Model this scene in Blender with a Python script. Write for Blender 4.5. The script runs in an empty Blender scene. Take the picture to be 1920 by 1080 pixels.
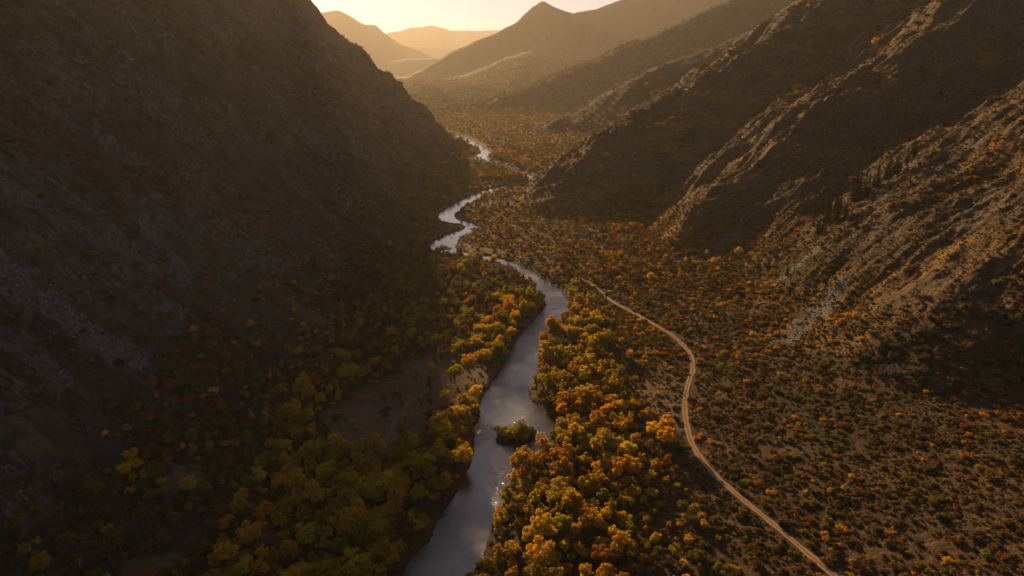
import bpy, math, random
import numpy as np
from mathutils import Vector

# ------------------------------------------------------------------ camera, sky, sun, exposure
sc = bpy.context.scene
F_PX, PITCH, CAM_H = 1280.0, math.radians(17.4), 150.0
cam_d = bpy.data.cameras.new('camera')
cam_d.sensor_width = 36.0
cam_d.lens = 36.0 * F_PX / 1920.0
cam_d.clip_start, cam_d.clip_end = 1.0, 60000.0
cam = bpy.data.objects.new('camera', cam_d)
sc.collection.objects.link(cam)
cam.location = (0, 0, CAM_H)
cam.rotation_euler = (math.radians(90) - PITCH, 0, 0)
sc.camera = cam

SUN_AZ, SUN_EL = math.radians(-19.0), math.radians(14.1)     # azimuth from +Y towards +X
world = bpy.data.worlds.new('World')
sc.world = world
world.use_nodes = True
wn = world.node_tree
sky = wn.nodes.new('ShaderNodeTexSky')
sky.sky_type = 'NISHITA'
sky.sun_disc = False
sky.sun_elevation = SUN_EL
sky.sun_rotation = SUN_AZ
sky.altitude = 2200.0
sky.air_density = 0.6
sky.dust_density = 0.7
sky.ozone_density = 0.15
wn.links.new(sky.outputs[0], wn.nodes['Background'].inputs[0])
wn.nodes['Background'].inputs[1].default_value = 0.05

sun_d = bpy.data.lights.new('sun', 'SUN')
sun_d.energy = 5.0
sun_d.angle = math.radians(0.6)
sun_d.color = (1.0, 0.64, 0.31)
sun = bpy.data.objects.new('sun', sun_d)
sc.collection.objects.link(sun)
to_sun = Vector((math.sin(SUN_AZ) * math.cos(SUN_EL), math.cos(SUN_AZ) * math.cos(SUN_EL), math.sin(SUN_EL)))
sun.rotation_euler = to_sun.to_track_quat('Z', 'Y').to_euler()
sun.location = (-300, 800, 900)

vs = sc.view_settings
vs.view_transform, vs.look, vs.gamma, vs.exposure = 'Standard', 'None', 1.0, 0.95
vs.use_curve_mapping = False
sc.cycles.use_denoising = True
sc.cycles.max_bounces = 4
sc.cycles.diffuse_bounces = 2
sc.cycles.glossy_bounces = 2
sc.cycles.transmission_bounces = 2
sc.cycles.transparent_max_bounces = 8
sc.cycles.volume_bounces = 0

col = sc.collection
rng = np.random.default_rng(7)
random.seed(7)

def tag(o, label=None, cat=None, group=None, kind=None):
    if label: o['label'] = label
    if cat: o['category'] = cat
    if group: o['group'] = group
    if kind: o['kind'] = kind
    return o

# ------------------------------------------------------------------ noise
_pr = np.random.default_rng(1234)
_perm = np.concatenate([_pr.permutation(512)] * 2).astype(np.int32)
_ga = _pr.uniform(0, 2 * np.pi, 512)
_gx, _gy = np.cos(_ga).astype(np.float32), np.sin(_ga).astype(np.float32)

def perlin(x, y):
    xi, yi = np.floor(x), np.floor(y)
    fx, fy = (x - xi).astype(np.float32), (y - yi).astype(np.float32)
    xi = xi.astype(np.int64) & 511
    yi = yi.astype(np.int64) & 511
    x1, y1 = (xi + 1) & 511, (yi + 1) & 511
    a, b = _perm[xi], _perm[x1]
    def g(h, dx, dy): return _gx[h] * dx + _gy[h] * dy
    n00 = g(_perm[a + yi], fx, fy); n10 = g(_perm[b + yi], fx - 1, fy)
    n01 = g(_perm[a + y1], fx, fy - 1); n11 = g(_perm[b + y1], fx - 1, fy - 1)
    u = fx * fx * fx * (fx * (fx * 6 - 15) + 10)
    v = fy * fy * fy * (fy * (fy * 6 - 15) + 10)
    return ((n00 + u * (n10 - n00)) * (1 - v) + (n01 + u * (n11 - n01)) * v) * 1.5

def fbm(x, y, o=4, g=0.5):
    s, a = 0.0, 1.0
    for i in range(o):
        s = s + a * perlin(x * 2 ** i + 17.3 * i, y * 2 ** i - 9.1 * i)
        a *= g
    return s

def ridged(x, y, o=4, g=0.5):
    s, a, t = 0.0, 1.0, 0.0
    for i in range(o):
        s = s + a * (1 - 2 * np.abs(perlin(x * 2 ** i + 31.7 * i, y * 2 ** i + 5.9 * i)))
        t += a
        a *= g
    return s / t

def sstep(a, b, x):
    t = np.clip((x - a) / (b - a), 0, 1)
    return t * t * (3 - 2 * t)

def smax(a, b, k):
    h = np.clip(0.5 + 0.5 * (a - b) / k, 0, 1)
    return b + (a - b) * h + k * h * (1 - h)

# ------------------------------------------------------------------ survey: a photograph pixel (1920 x 1080) to a place in the valley
CP, SP = math.cos(PITCH), math.sin(PITCH)

def ray(px, py):
    dx, u = px - 960.0, 540.0 - py
    return np.array([dx, F_PX * CP + u * SP, -F_PX * SP + u * CP])

def at_t(px, py, t):
    r = ray(px, py) * t
    return (r[0], r[1], r[2] + CAM_H)

def at_z(px, py, z=0.0):
    r = ray(px, py)
    t = (z - CAM_H) / r[2]
    return (r[0] * t, r[1] * t, z)

# ------------------------------------------------------------------ river course
RIV = [(790, 1140, 21), (820, 1080, 20.5), (868, 1000, 19.5), (892, 940, 18.5), (912, 900, 17.5), (930, 862, 20), (962, 815, 36),
       (962, 780, 31), (947, 745, 22), (972, 700, 19), (985, 655, 15), (1007, 620, 15), (1033, 592, 16), (1046, 570, 16),
       (1032, 549, 16), (1008, 529, 14), (978, 509, 13), (940, 491, 13), (900, 481.5, 12), (858, 475, 14), (830, 465, 22), (838, 450, 22),
       (862, 437, 15), (883, 429, 12), (876, 420, 13), (842, 413, 19), (838, 401, 19), (864, 383, 18), (900, 364, 17),
       (945, 351, 18), (985, 345, 18), (1008, 338, 20), (992, 329, 19), (972, 321, 24), (948, 313, 16), (915, 303, 16), (900, 295, 25), (912, 285, 21),
       (898, 275, 18), (880, 265, 22), (858, 255, 23), (838, 249, 23), (815, 243, 23), (770, 236, 23), (700, 229, 23)]

def catmull(P, n):
    P = np.array(P, float)
    P = np.vstack([2 * P[0] - P[1], P, 2 * P[-1] - P[-2]])
    out = []
    for i in range(1, len(P) - 2):
        for k in range(n):
            t = k / n
            p0, p1, p2, p3 = P[i - 1], P[i], P[i + 1], P[i + 2]
            out.append(0.5 * (2 * p1 + (p2 - p0) * t + (2 * p0 - 5 * p1 + 4 * p2 - p3) * t * t + (3 * p1 - p0 - 3 * p2 + p3) * t ** 3))
    out.append(P[-2])
    return np.array(out)

WATER_Z = 0.0
_rp = [at_z(a, b)[:2] + (w,) for a, b, w in RIV]
RC = catmull(_rp, 5)                                        # x, y, width

def dist_line(x, y, L, cols=1):
    """Distance of each point to a polyline L (x, y[, value]); returns distance, value at the nearest point, side."""
    n = len(x)
    best = np.full(n, 1e9, np.float32)
    val = np.zeros(n, np.float32)
    side = np.zeros(n, np.float32)
    x = x.astype(np.float32); y = y.astype(np.float32)
    for i in range(len(L) - 1):
        ax, ay = L[i][0], L[i][1]
        bx, by = L[i + 1][0], L[i + 1][1]
        ex, ey = bx - ax, by - ay
        l2 = ex * ex + ey * ey + 1e-9
        t = np.clip(((x - ax) * ex + (y - ay) * ey) / l2, 0, 1)
        dx, dy = x - (ax + t * ex), y - (ay + t * ey)
        d = dx * dx + dy * dy
        m = d < best
        best = np.where(m, d, best)
        if L.shape[1] > 2:
            val = np.where(m, L[i][2] + t * (L[i + 1][2] - L[i][2]), val)
        side = np.where(m, np.sign(ex * dy - ey * dx), side)
    return np.sqrt(best), val, side

def river_dist(x, y):
    """metres outside the water's edge (negative in the river), and the side (+1: left bank looking up the valley)"""
    d = np.full(len(x), 999.0, np.float32); s = np.sign(-x).astype(np.float32)
    m = (np.abs(x) < 420) & (y > 60) & (y < 3300)
    if m.any():
        dd, w, sd = dist_line(x[m], y[m], RC)
        d[m] = dd - 0.5 * w + 1.3 * perlin(x[m] / 9.0, y[m] / 9.0) + 0.7 * perlin(x[m] / 3.1, y[m] / 3.1)
        s[m] = sd
    return d, s

ISL = at_z(967, 822)

def island_h(x, y):
    ca, sa = math.cos(0.25), math.sin(0.25)
    dx, dy = x - ISL[0], y - ISL[1]
    u, v = (ca * dx + sa * dy) / 10.5, (-sa * dx + ca * dy) / 6.6
    r = np.sqrt(u * u + v * v) + 0.12 * perlin(x / 3.5, y / 3.5)
    return 1.1 - 2.6 * np.clip(r - 0.72, 0, 1) / 0.28

# ------------------------------------------------------------------ mountains: crest lines with a fall of ground on either side
def crest(pts):
    return np.array([at_t(*p[1:]) if p[0] == 'p' else p[1:] for p in pts], float)

LEFT = crest([('w', -80, 1215, -8), ('p', 818, 254, 1.0), ('p', 765, 207, 1.02), ('p', 705, 176, 1.03), ('p', 655, 132, 1.05), ('p', 598, 86, 1.07), ('p', 526, 6, 1.10),
              ('p', 450, -110, 1.12), ('w', -705, 1290, 465), ('w', -760, 1000, 515), ('w', -760, 500, 520), ('w', -760, 0, 520), ('w', -760, -600, 500)])
S3 = crest([('w', 128, 262, 0), ('p', 1570, 760, 0.245), ('p', 1690, 620, 0.252), ('p', 1920, 455, 0.254), ('w', 400, 375, 160), ('w', 640, 450, 300), ('w', 1100, 600, 520)])
S2 = crest([('p', 1250, 482, 0.462), ('p', 1350, 372, 0.465), ('p', 1450, 290, 0.475), ('p', 1560, 203, 0.495), ('p', 1700, 100, 0.52), ('p', 1800, 20, 0.54), ('w', 640, 830, 330), ('w', 1100, 1000, 560)])
S1 = crest([('w', 12, 752, -6), ('p', 1050, 350, 0.61), ('p', 1100, 305, 0.63), ('p', 1180, 238, 0.655), ('p', 1297, 176, 0.685), ('p', 1394, 110, 0.70), ('p', 1491, 52, 0.72), ('p', 1535, 5, 0.735), ('w', 640, 1120, 390), ('w', 1100, 1350, 620)])
S5 = crest([('w', 150, 60, 0), ('w', 260, 90, 60), ('w', 420, 110, 150), ('w', 900, 160, 430)])
A1 = crest([('p', 1000, 250, 1.36), ('p', 1080, 212, 1.34), ('p', 1180, 152, 1.30), ('p', 1297, 100, 1.28), ('p', 1413, 54, 1.27), ('p', 1490, 34, 1.27), ('w', 900, 1900, 420), ('w', 1500, 2200, 700)])
A2 = crest([('p', 830, 224, 2.2), ('p', 880, 206, 2.2), ('p', 1000, 168, 2.2), ('p', 1080, 130, 2.2), ('p', 1180, 82, 2.2), ('p', 1240, 56, 2.2), ('p', 1297, 32, 2.2), ('p', 1350, 3, 2.2), ('w', 1400, 3400, 680), ('w', 2600, 4100, 1000)])
PK = crest([('p', 690, 205, 4.8), ('p', 745, 164, 4.8), ('p', 800, 127, 4.8), ('p', 850, 97, 4.8), ('p', 900, 76, 4.8), ('p', 950, 60, 4.8), ('p', 980, 42, 4.8), ('p', 1005, 16, 4.8), ('p', 1024, 4, 4.8), ('p', 1045, 13, 4.8),
            ('p', 1075, 27, 4.8), ('p', 1105, 20, 4.8), ('p', 1145, 7, 4.8), ('p', 1200, -12, 4.8), ('p', 1400, -60, 4.8), ('w', 6000, 8000, 1300)])
PB = PK * np.array([1, 1, 0.58])                          # the broad foot of the peak
L2 = crest([('p', 640, 128, 7.5), ('p', 700, 124, 7.5), ('p', 760, 114, 7.5), ('p', 815, 110, 7.5), ('p', 880, 128, 7.5)])
L3 = crest([('p', 450, -10, 9.2), ('p', 560, 12, 9.2), ('p', 600, 22, 9.2), ('p', 627, 19, 9.2), ('p', 655, 32, 9.2), ('p', 682, 48, 9.2), ('p', 703, 49, 9.2), ('p', 740, 74, 9.2), ('p', 800, 104, 9.2), ('p', 850, 134, 9.2)])
L5 = crest([('p', 700, 100, 12.5), ('p', 770, 86, 12.5), ('p', 840, 93, 12.5), ('p', 960, 110, 12.5)])
L4 = crest([('p', 500, 60, 15.5), ('p', 700, 72, 15.5), ('p', 740, 62, 15.5), ('p', 778, 52, 15.5), ('p', 805, 50, 15.5), ('p', 835, 57, 15.5), ('p', 870, 56, 15.5), ('p', 930, 57, 15.5), ('p', 1100, 60, 15.5), ('p', 1500, 50, 15.5)])
# id, crest, fall on the side left of the crest's direction, fall on the right side
MTN = [(1, LEFT, 0.80, 0.80), (2, S3, 0.34, 0.40), (2, S2, 0.52, 0.62), (2, S1, 0.56, 0.66), (2, S5, 0.25, 0.3), (3, A1, 0.5, 0.62), (4, A2, 0.55, 0.56),
       (5, PB, 0.16, 0.16), (5, PK, 0.95, 0.95), (6, L2, 0.35, 0.35), (7, L3, 0.6, 0.5), (8, L5, 0.3, 0.3), (8, L4, 0.5, 0.5)]
NAMES = {0: 'valley_floor', 1: 'left_mountainside', 2: 'right_mountainside', 3: 'right_spur', 4: 'hazy_spur', 5: 'peak_ridge', 6: 'low_hill', 7: 'left_far_mountain', 8: 'far_range'}

def tent(x, y, L, cl, cr, w=20.0, end=0.75):
    z = np.full(len(x), -1e6, np.float32)
    for i in range(len(L) - 1):
        ax, ay, az = L[i]; bx, by, bz = L[i + 1]
        ex, ey = bx - ax, by - ay
        l2 = ex * ex + ey * ey + 1e-9
        l = math.sqrt(l2)
        tu = ((x - ax) * ex + (y - ay) * ey) / l2
        t = np.clip(tu, 0, 1)
        lat = (ex * (y - ay) - ey * (x - ax)) / l            # >0 left of the crest's direction
        over = np.abs(tu - t) * l
        al = np.sqrt(lat * lat + w * w) - w
        z = np.maximum(z, az + t * (bz - az) - al * (cl + (cr - cl) / (1 + np.exp(np.clip(lat / (0.5 * w), -30, 30)))) - over * end)
    return z

def height(x, y, detail=True):
    x = np.asarray(x, np.float64); y = np.asarray(y, np.float64)
    rd, side = river_dist(x, y)
    r = np.hypot(x, y)
    # floor: banks, flood plain, the bench the road runs on
    away = np.clip(rd, 0, 400)
    zf = -1.6 + 3.0 * sstep(-3.0, 3.2, rd) + 0.012 * away + 0.55 * fbm(x / 38, y / 38, 3) * sstep(2, 12, rd)
    zf = zf + np.where(x > 0, 0.055 * np.clip(x - 55, 0, 120), 0.05 * np.clip(-x - 60, 0, 120)) * sstep(1500, 700, y)
    zf = zf + 0.15 * np.clip(x - 104, 0, 130) * sstep(360, 300, y)
    zf = zf + 0.08 * np.clip(x - 60, 0, 900) * sstep(700, 1100, y) * sstep(2600, 1900, y)
    zf = zf + np.clip(y - 2500, 0, 3200) * 0.03 + sstep(2200, 3000, y) * 14 * fbm(x / 420, y / 420, 4)
    isl = island_h(x, y)
    m = (np.abs(x - ISL[0]) < 16) & (np.abs(y - ISL[1]) < 14)
    zf = np.where(m, np.maximum(zf, isl), zf)
    smooth = np.ones(len(x))
    if detail and FLAT:
        mm = (np.abs(x) < 200) & (y < 900)
        if mm.any():
            dd = np.full(mm.sum(), 99.0)
            for l in FLAT: dd = np.minimum(dd, dist_line(x[mm], y[mm], l)[0])
            smooth[mm] = sstep(1.8, 4.5, dd)
    if detail:
        zf = zf + (0.30 * fbm(x / 6, y / 6, 3) + 0.10 * perlin(x / 1.3, y / 1.3)) * sstep(0, 6, rd) * (r < 1200) * smooth
    z = zf
    ident = np.zeros(len(x), np.int32)
    top = np.full(len(x), -1e5, np.float32)
    # gentle warping keeps crests and gullies from running dead straight
    wx = x + 13 * fbm(x / 110, y / 110, 3) * np.clip(r / 500, 0.5, 3)
    wy = y + 13 * fbm(x / 110 + 50, y / 110 - 20, 3) * np.clip(r / 500, 0.5, 3)
    fs = np.clip(r / 2200, 0.7, 6)
    fx = x + 26 * fs * fbm(x / (260 * fs) + 7, y / (260 * fs), 3)
    fy = y + 26 * fs * fbm(x / (260 * fs) - 31, y / (260 * fs) + 12, 3)
    for k, L, cl, cr in MTN:
        big = k >= 3
        tz = tent(wx if not big else fx, wy if not big else fy, L, cl, cr, {1: 10.0, 2: 26.0, 3: 40.0, 4: 40.0}.get(k, 60.0 if k == 5 else 45.0), 0.3 if L is PB else 0.75 if k < 5 else 1.0)
        ident = np.where((tz > zf - 0.5) & (tz > top), k, ident)
        top = np.maximum(top, tz)
        z = smax(z, tz, 9.0 if k <= 2 else (16.0 if k <= 4 else 30.0))
    z = np.where((rd < 30), zf + (z - zf) * sstep(2, 30, rd), z)
    if detail:
        up = sstep(2, 34, z - zf)
        # ribs and gullies follow the fall line: left slope falls to +x, right slopes to -x (a little to +y)
        ul, vl = -0.995 * x + 0.10 * y, 0.10 * x + 0.995 * y
        ur, vr = 0.95 * x + 0.31 * y, -0.31 * x + 0.95 * y
        L = ident == 1
        u = np.where(L, ul, ur); v = np.where(L, vl, vr)
        v = v + 7 * fbm(x / 60, y / 60, 2)
        near = ident <= 2
        fade = np.clip(1.6 - r / 1500, 0.0, 1)
        a = 8.0 * (ridged(v / 74, u / 230, 3) - 0.45) + 4.0 * (ridged(v / 25, u / 75, 3) - 0.45)
        b = (1.1 * ridged(v / 8.0, u / 20, 3, 0.6) + 0.8 * ridged(v / 3.1, u / 9.0, 2) + 1.5 * sstep(-0.2, 0.4, perlin(x / 30, y / 30)) * ridged(x / 7.5, y / 7.5, 2)) * fade
        crag = sstep(0.05, 0.5, fbm(x / 75 + 9, y / 75 + 3, 3))
        c = np.where(L, 1.5, 1.0) * crag * (3.6 * ridged(x / 15, y / 15 + z / 12, 3, 0.6) + 1.3 * np.abs(perlin(u / 3.2, v / 5.0))) * fade
        d = (0.55 * perlin(x / 3.1, y / 3.1) + 0.35 * perlin(x / 1.4, y / 1.4)) * fade
        a = np.where(L, 2.1 * a, a + sstep(470, 590, y) * (0.7 * a + 5 * (ridged(v / 42, u / 80, 4, 0.6) - 0.4)))
        zn = z + up * (a + b + c + d) * smooth
        s = np.clip(r / 2500, 1.0, 12)
        zfar = z + up * (20 * s * ridged(v / (190 * s), u / (420 * s), 3) - 8 * s + 5 * s * ridged(v / (60 * s), u / (130 * s), 2, 0.5)) * np.where(ident <= 4, 0.6, np.where(ident == 5, 0.62, 0.45))
        z = np.where(near, zn, zfar)
    return z, ident, zf

def at(px, py, tmin=0.1, tmax=3.0):
    """the place on the ground that the photograph shows at this pixel"""
    r = ray(px, py)
    t = np.geomspace(tmin, tmax, 700)
    z, _, _ = height(r[0] * t, r[1] * t, False)
    hit = np.nonzero(CAM_H + r[2] * t < z)[0]
    k = hit[0] if len(hit) else 699
    return (r[0] * t[k], r[1] * t[k], float(z[k]))

FLAT = []                                                    # worn ways: the ground under them is smoothed
ROAD_PX = [(1640, 1150), (1560, 1080), (1500, 1026), (1440, 976), (1380, 927), (1330, 880), (1301, 840), (1288, 800), (1284, 760), (1290, 722), (1299, 692), (1291, 662), (1262, 632), (1222, 606), (1182, 586),
           (1150, 568), (1126, 546), (1106, 532), (1085, 520)]
ROAD = catmull([at(*p)[:2] for p in ROAD_PX], 8)
TRACK = catmull([at(*p)[:2] for p in [(715, 850), (728, 820), (738, 800), (752, 775), (775, 752), (800, 733), (826, 712), (842, 700)]], 6)
LANE = catmull([at(*p)[:2] for p in [(215, 1100), (270, 1062), (330, 1025), (378, 990), (420, 950), (395, 915), (350, 900)]], 6)
TRAIL = catmull([at(*p)[:2] for p in [(1000, 478), (985, 463), (975, 447), (966, 430), (960, 412), (968, 398)]], 6)
FLAT = [ROAD, TRACK, LANE, TRAIL]

# ------------------------------------------------------------------ node helpers
def mat(name):
    m = bpy.data.materials.new(name)
    m.use_nodes = True
    nt = m.node_tree
    for n in list(nt.nodes): nt.nodes.remove(n)
    out = nt.nodes.new('ShaderNodeOutputMaterial')
    return m, nt, out

def N(nt, t, **kw):
    n = nt.nodes.new(t)
    for k, v in kw.items():
        if k.startswith('i_'):
            n.inputs[k[2:].replace('_', ' ')].default_value = v
        else:
            setattr(n, k, v)
    return n

def noise(nt, vec, scale, detail=4, rough=0.55, dist=0.0):
    n = N(nt, 'ShaderNodeTexNoise')
    n.inputs['Scale'].default_value = scale
    n.inputs['Detail'].default_value = detail
    n.inputs['Roughness'].default_value = rough
    n.inputs['Distortion'].default_value = dist
    nt.links.new(vec, n.inputs['Vector'])
    return n.outputs['Fac']

def ramp(nt, fac, a, b, c0=0.0, c1=1.0):
    n = N(nt, 'ShaderNodeMapRange')
    n.interpolation_type = 'SMOOTHSTEP'
    n.inputs['From Min'].default_value = a
    n.inputs['From Max'].default_value = b
    n.inputs['To Min'].default_value = c0
    n.inputs['To Max'].default_value = c1
    nt.links.new(fac, n.inputs['Value'])
    return n.outputs['Result']

def mixc(nt, fac, a, b):
    n = N(nt, 'ShaderNodeMix', data_type='RGBA')
    for s, v in ((n.inputs[0], fac), (n.inputs[6], a), (n.inputs[7], b)):
        if isinstance(v, (int, float)): s.default_value = v
        elif isinstance(v, tuple): s.default_value = v + (1,) if len(v) == 3 else v
        else: nt.links.new(v, s)
    return n.outputs[2]

def mathn(nt, op, a, b=None):
    n = N(nt, 'ShaderNodeMath', operation=op)
    for s, v in ((n.inputs[0], a), (n.inputs[1], b)):
        if v is None: continue
        if isinstance(v, (int, float)): s.default_value = v
        else: nt.links.new(v, s)
    return n.outputs[0]

def attr(nt, name, typ='GEOMETRY'):
    n = N(nt, 'ShaderNodeAttribute', attribute_name=name, attribute_type=typ)
    return n

def stretch(nt, vec, rotz, scale):
    n = N(nt, 'ShaderNodeMapping')
    n.inputs['Rotation'].default_value = (0, 0, rotz)
    n.inputs['Scale'].default_value = scale
    nt.links.new(vec, n.inputs['Vector'])
    return n.outputs[0]

# ------------------------------------------------------------------ ground material
def ground_material(name, soil, grass, brush, rock, streak_rot):
    m, nt, out = mat(name)
    L = nt.links.new
    pos = N(nt, 'ShaderNodeNewGeometry').outputs['Position']
    fall = stretch(nt, pos, streak_rot, (0.22, 1.0, 0.22))
    big = noise(nt, pos, 0.012, 5)
    mid = noise(nt, fall, 0.11, 5, 0.6, 0.4)
    fine = noise(nt, fall, 0.75, 5, 0.65)
    tiny = noise(nt, pos, 2.1, 3, 0.6)
    c = mixc(nt, ramp(nt, mid, 0.38, 0.62), soil, grass)
    c = mixc(nt, ramp(nt, mathn(nt, 'ADD', big, mathn(nt, 'MULTIPLY', fine, 0.5)), 0.72, 0.9), c, brush)
    c = mixc(nt, mathn(nt, 'MULTIPLY', ramp(nt, fine, 0.52, 0.66), 0.75), c, tuple(v * 1.75 for v in grass))
    c = mixc(nt, mathn(nt, 'MULTIPLY', ramp(nt, tiny, 0.55, 0.42), 0.5), c, tuple(v * 0.45 for v in soil))
    c = mixc(nt, mathn(nt, 'MULTIPLY', ramp(nt, noise(nt, stretch(nt, pos, streak_rot, (0.3, 1.0, 0.3)), 0.045, 4, 0.65, 0.5), 0.47, 0.6), 0.75), c, brush)
    rk = mathn(nt, 'MINIMUM', mathn(nt, 'ADD', attr(nt, 'rock').outputs['Fac'], mathn(nt, 'MULTIPLY', attr(nt, 'slope').outputs['Fac'], ramp(nt, noise(nt, pos, 0.045, 4, 0.7, 0.6), 0.42, 0.6))), 1.0)
    rcol = mixc(nt, ramp(nt, noise(nt, pos, 0.35, 5, 0.75), 0.38, 0.62), tuple(v * 0.4 for v in rock), tuple(v * 1.25 for v in rock))
    c = mixc(nt, mathn(nt, 'MULTIPLY', rk, ramp(nt, fine, 0.36, 0.52)), c, rcol)
    scr = attr(nt, 'scree').outputs['Fac']
    vor = N(nt, 'ShaderNodeTexVoronoi')
    vor.inputs['Scale'].default_value = 0.9
    L(pos, vor.inputs['Vector'])
    sep = N(nt, 'ShaderNodeSeparateColor')
    L(vor.outputs['Color'], sep.inputs[0])
    scol = mixc(nt, sep.outputs[0], (0.06, 0.056, 0.052), (0.23, 0.215, 0.20))
    c = mixc(nt, mathn(nt, 'MULTIPLY', ramp(nt, mathn(nt, 'ADD', mathn(nt, 'MULTIPLY', scr, 0.8), mathn(nt, 'MULTIPLY', mid, 1.0)), 0.74, 1.12), 0.95), c, scol)
    dry = attr(nt, 'dry').outputs['Fac']
    dcol = mixc(nt, ramp(nt, fine, 0.35, 0.65), (0.14, 0.09, 0.05), (0.25, 0.16, 0.085))
    c = mixc(nt, mathn(nt, 'MULTIPLY', dry, 0.85), c, dcol)
    wet = attr(nt, 'wet').outputs['Fac']
    c = mixc(nt, wet, c, (0.03, 0.026, 0.02))
    b = N(nt, 'ShaderNodeBump')
    b.inputs['Strength'].default_value = 1.0
    b.inputs['Distance'].default_value = 1.3
    L(mathn(nt, 'ADD', noise(nt, pos, 0.9, 6, 0.7), mathn(nt, 'MULTIPLY', vor.outputs['Distance'], mathn(nt, 'MULTIPLY', scr, 0.8))), b.inputs['Height'])
    p = N(nt, 'ShaderNodeBsdfPrincipled')
    p.inputs['Roughness'].default_value = 0.95
    p.inputs['Specular IOR Level'].default_value = 0.15
    L(c, p.inputs['Base Color'])
    L(b.outputs[0], p.inputs['Normal'])
    L(p.outputs[0], out.inputs[0])
    return m

M_FLOOR = ground_material('valley soil', (0.095, 0.058, 0.031), (0.165, 0.098, 0.046), (0.05, 0.04, 0.02), (0.15, 0.13, 0.115), 0.0)
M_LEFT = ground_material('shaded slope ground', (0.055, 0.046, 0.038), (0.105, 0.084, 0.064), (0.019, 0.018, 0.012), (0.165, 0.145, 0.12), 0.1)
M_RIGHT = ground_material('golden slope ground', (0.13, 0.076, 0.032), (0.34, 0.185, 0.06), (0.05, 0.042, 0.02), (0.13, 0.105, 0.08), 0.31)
M_FAR = ground_material('far slope ground', (0.03, 0.025, 0.017), (0.05, 0.038, 0.022), (0.022, 0.021, 0.013), (0.06, 0.052, 0.043), 0.31)

# ------------------------------------------------------------------ ground sheet: one height field, cut into floor and mountains
def lines(*pxl):
    return [np.array([at(*p)[:2] for p in l]) for l in pxl]

SCREE = [(l, w) for l, w in zip(lines(
    [(0, 368), (60, 395), (120, 425), (200, 470), (270, 505), (330, 530)],
    [(130, 385), (180, 415), (215, 440), (240, 465)], [(265, 410), (320, 480), (340, 500)], [(380, 455), (420, 470)],
    [(0, 525), (60, 560), (120, 605), (170, 635), (222, 658)], [(0, 615), (40, 640), (100, 690)],
    [(1575, 545), (1540, 580), (1500, 620), (1470, 640)], [(1530, 480), (1495, 505), (1460, 528)], [(1385, 448), (1330, 470), (1270, 492)],
    [(1700, 305), (1670, 345), (1640, 385)], [(1650, 430), (1600, 470)]), (7, 7, 6, 5, 9, 9, 8, 5, 5, 4, 3))]
DRY = lines([(690, 800), (740, 770), (800, 740), (840, 700)], [(700, 740), (740, 720)], [(560, 590), (600, 600)], [(330, 1050), (260, 1075)], [(370, 880), (330, 910)],
            [(870, 462), (905, 470), (930, 476)], [(900, 345), (930, 343)], [(840, 420), (860, 424)], [(40, 800), (90, 790)], [(1230, 700), (1240, 760), (1245, 800)])
DRYW = (26, 12, 6, 5, 4, 12, 16, 14, 8, 10)

def gravel(x, y, rd):
    """bars of washed stones along the water"""
    return sstep(6.5, 2.0, rd + 3 * fbm(x / 7, y / 7, 2)) * sstep(0.0, 0.25, perlin(x / 34 + 4, y / 34)) * (rd > -2)

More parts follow.
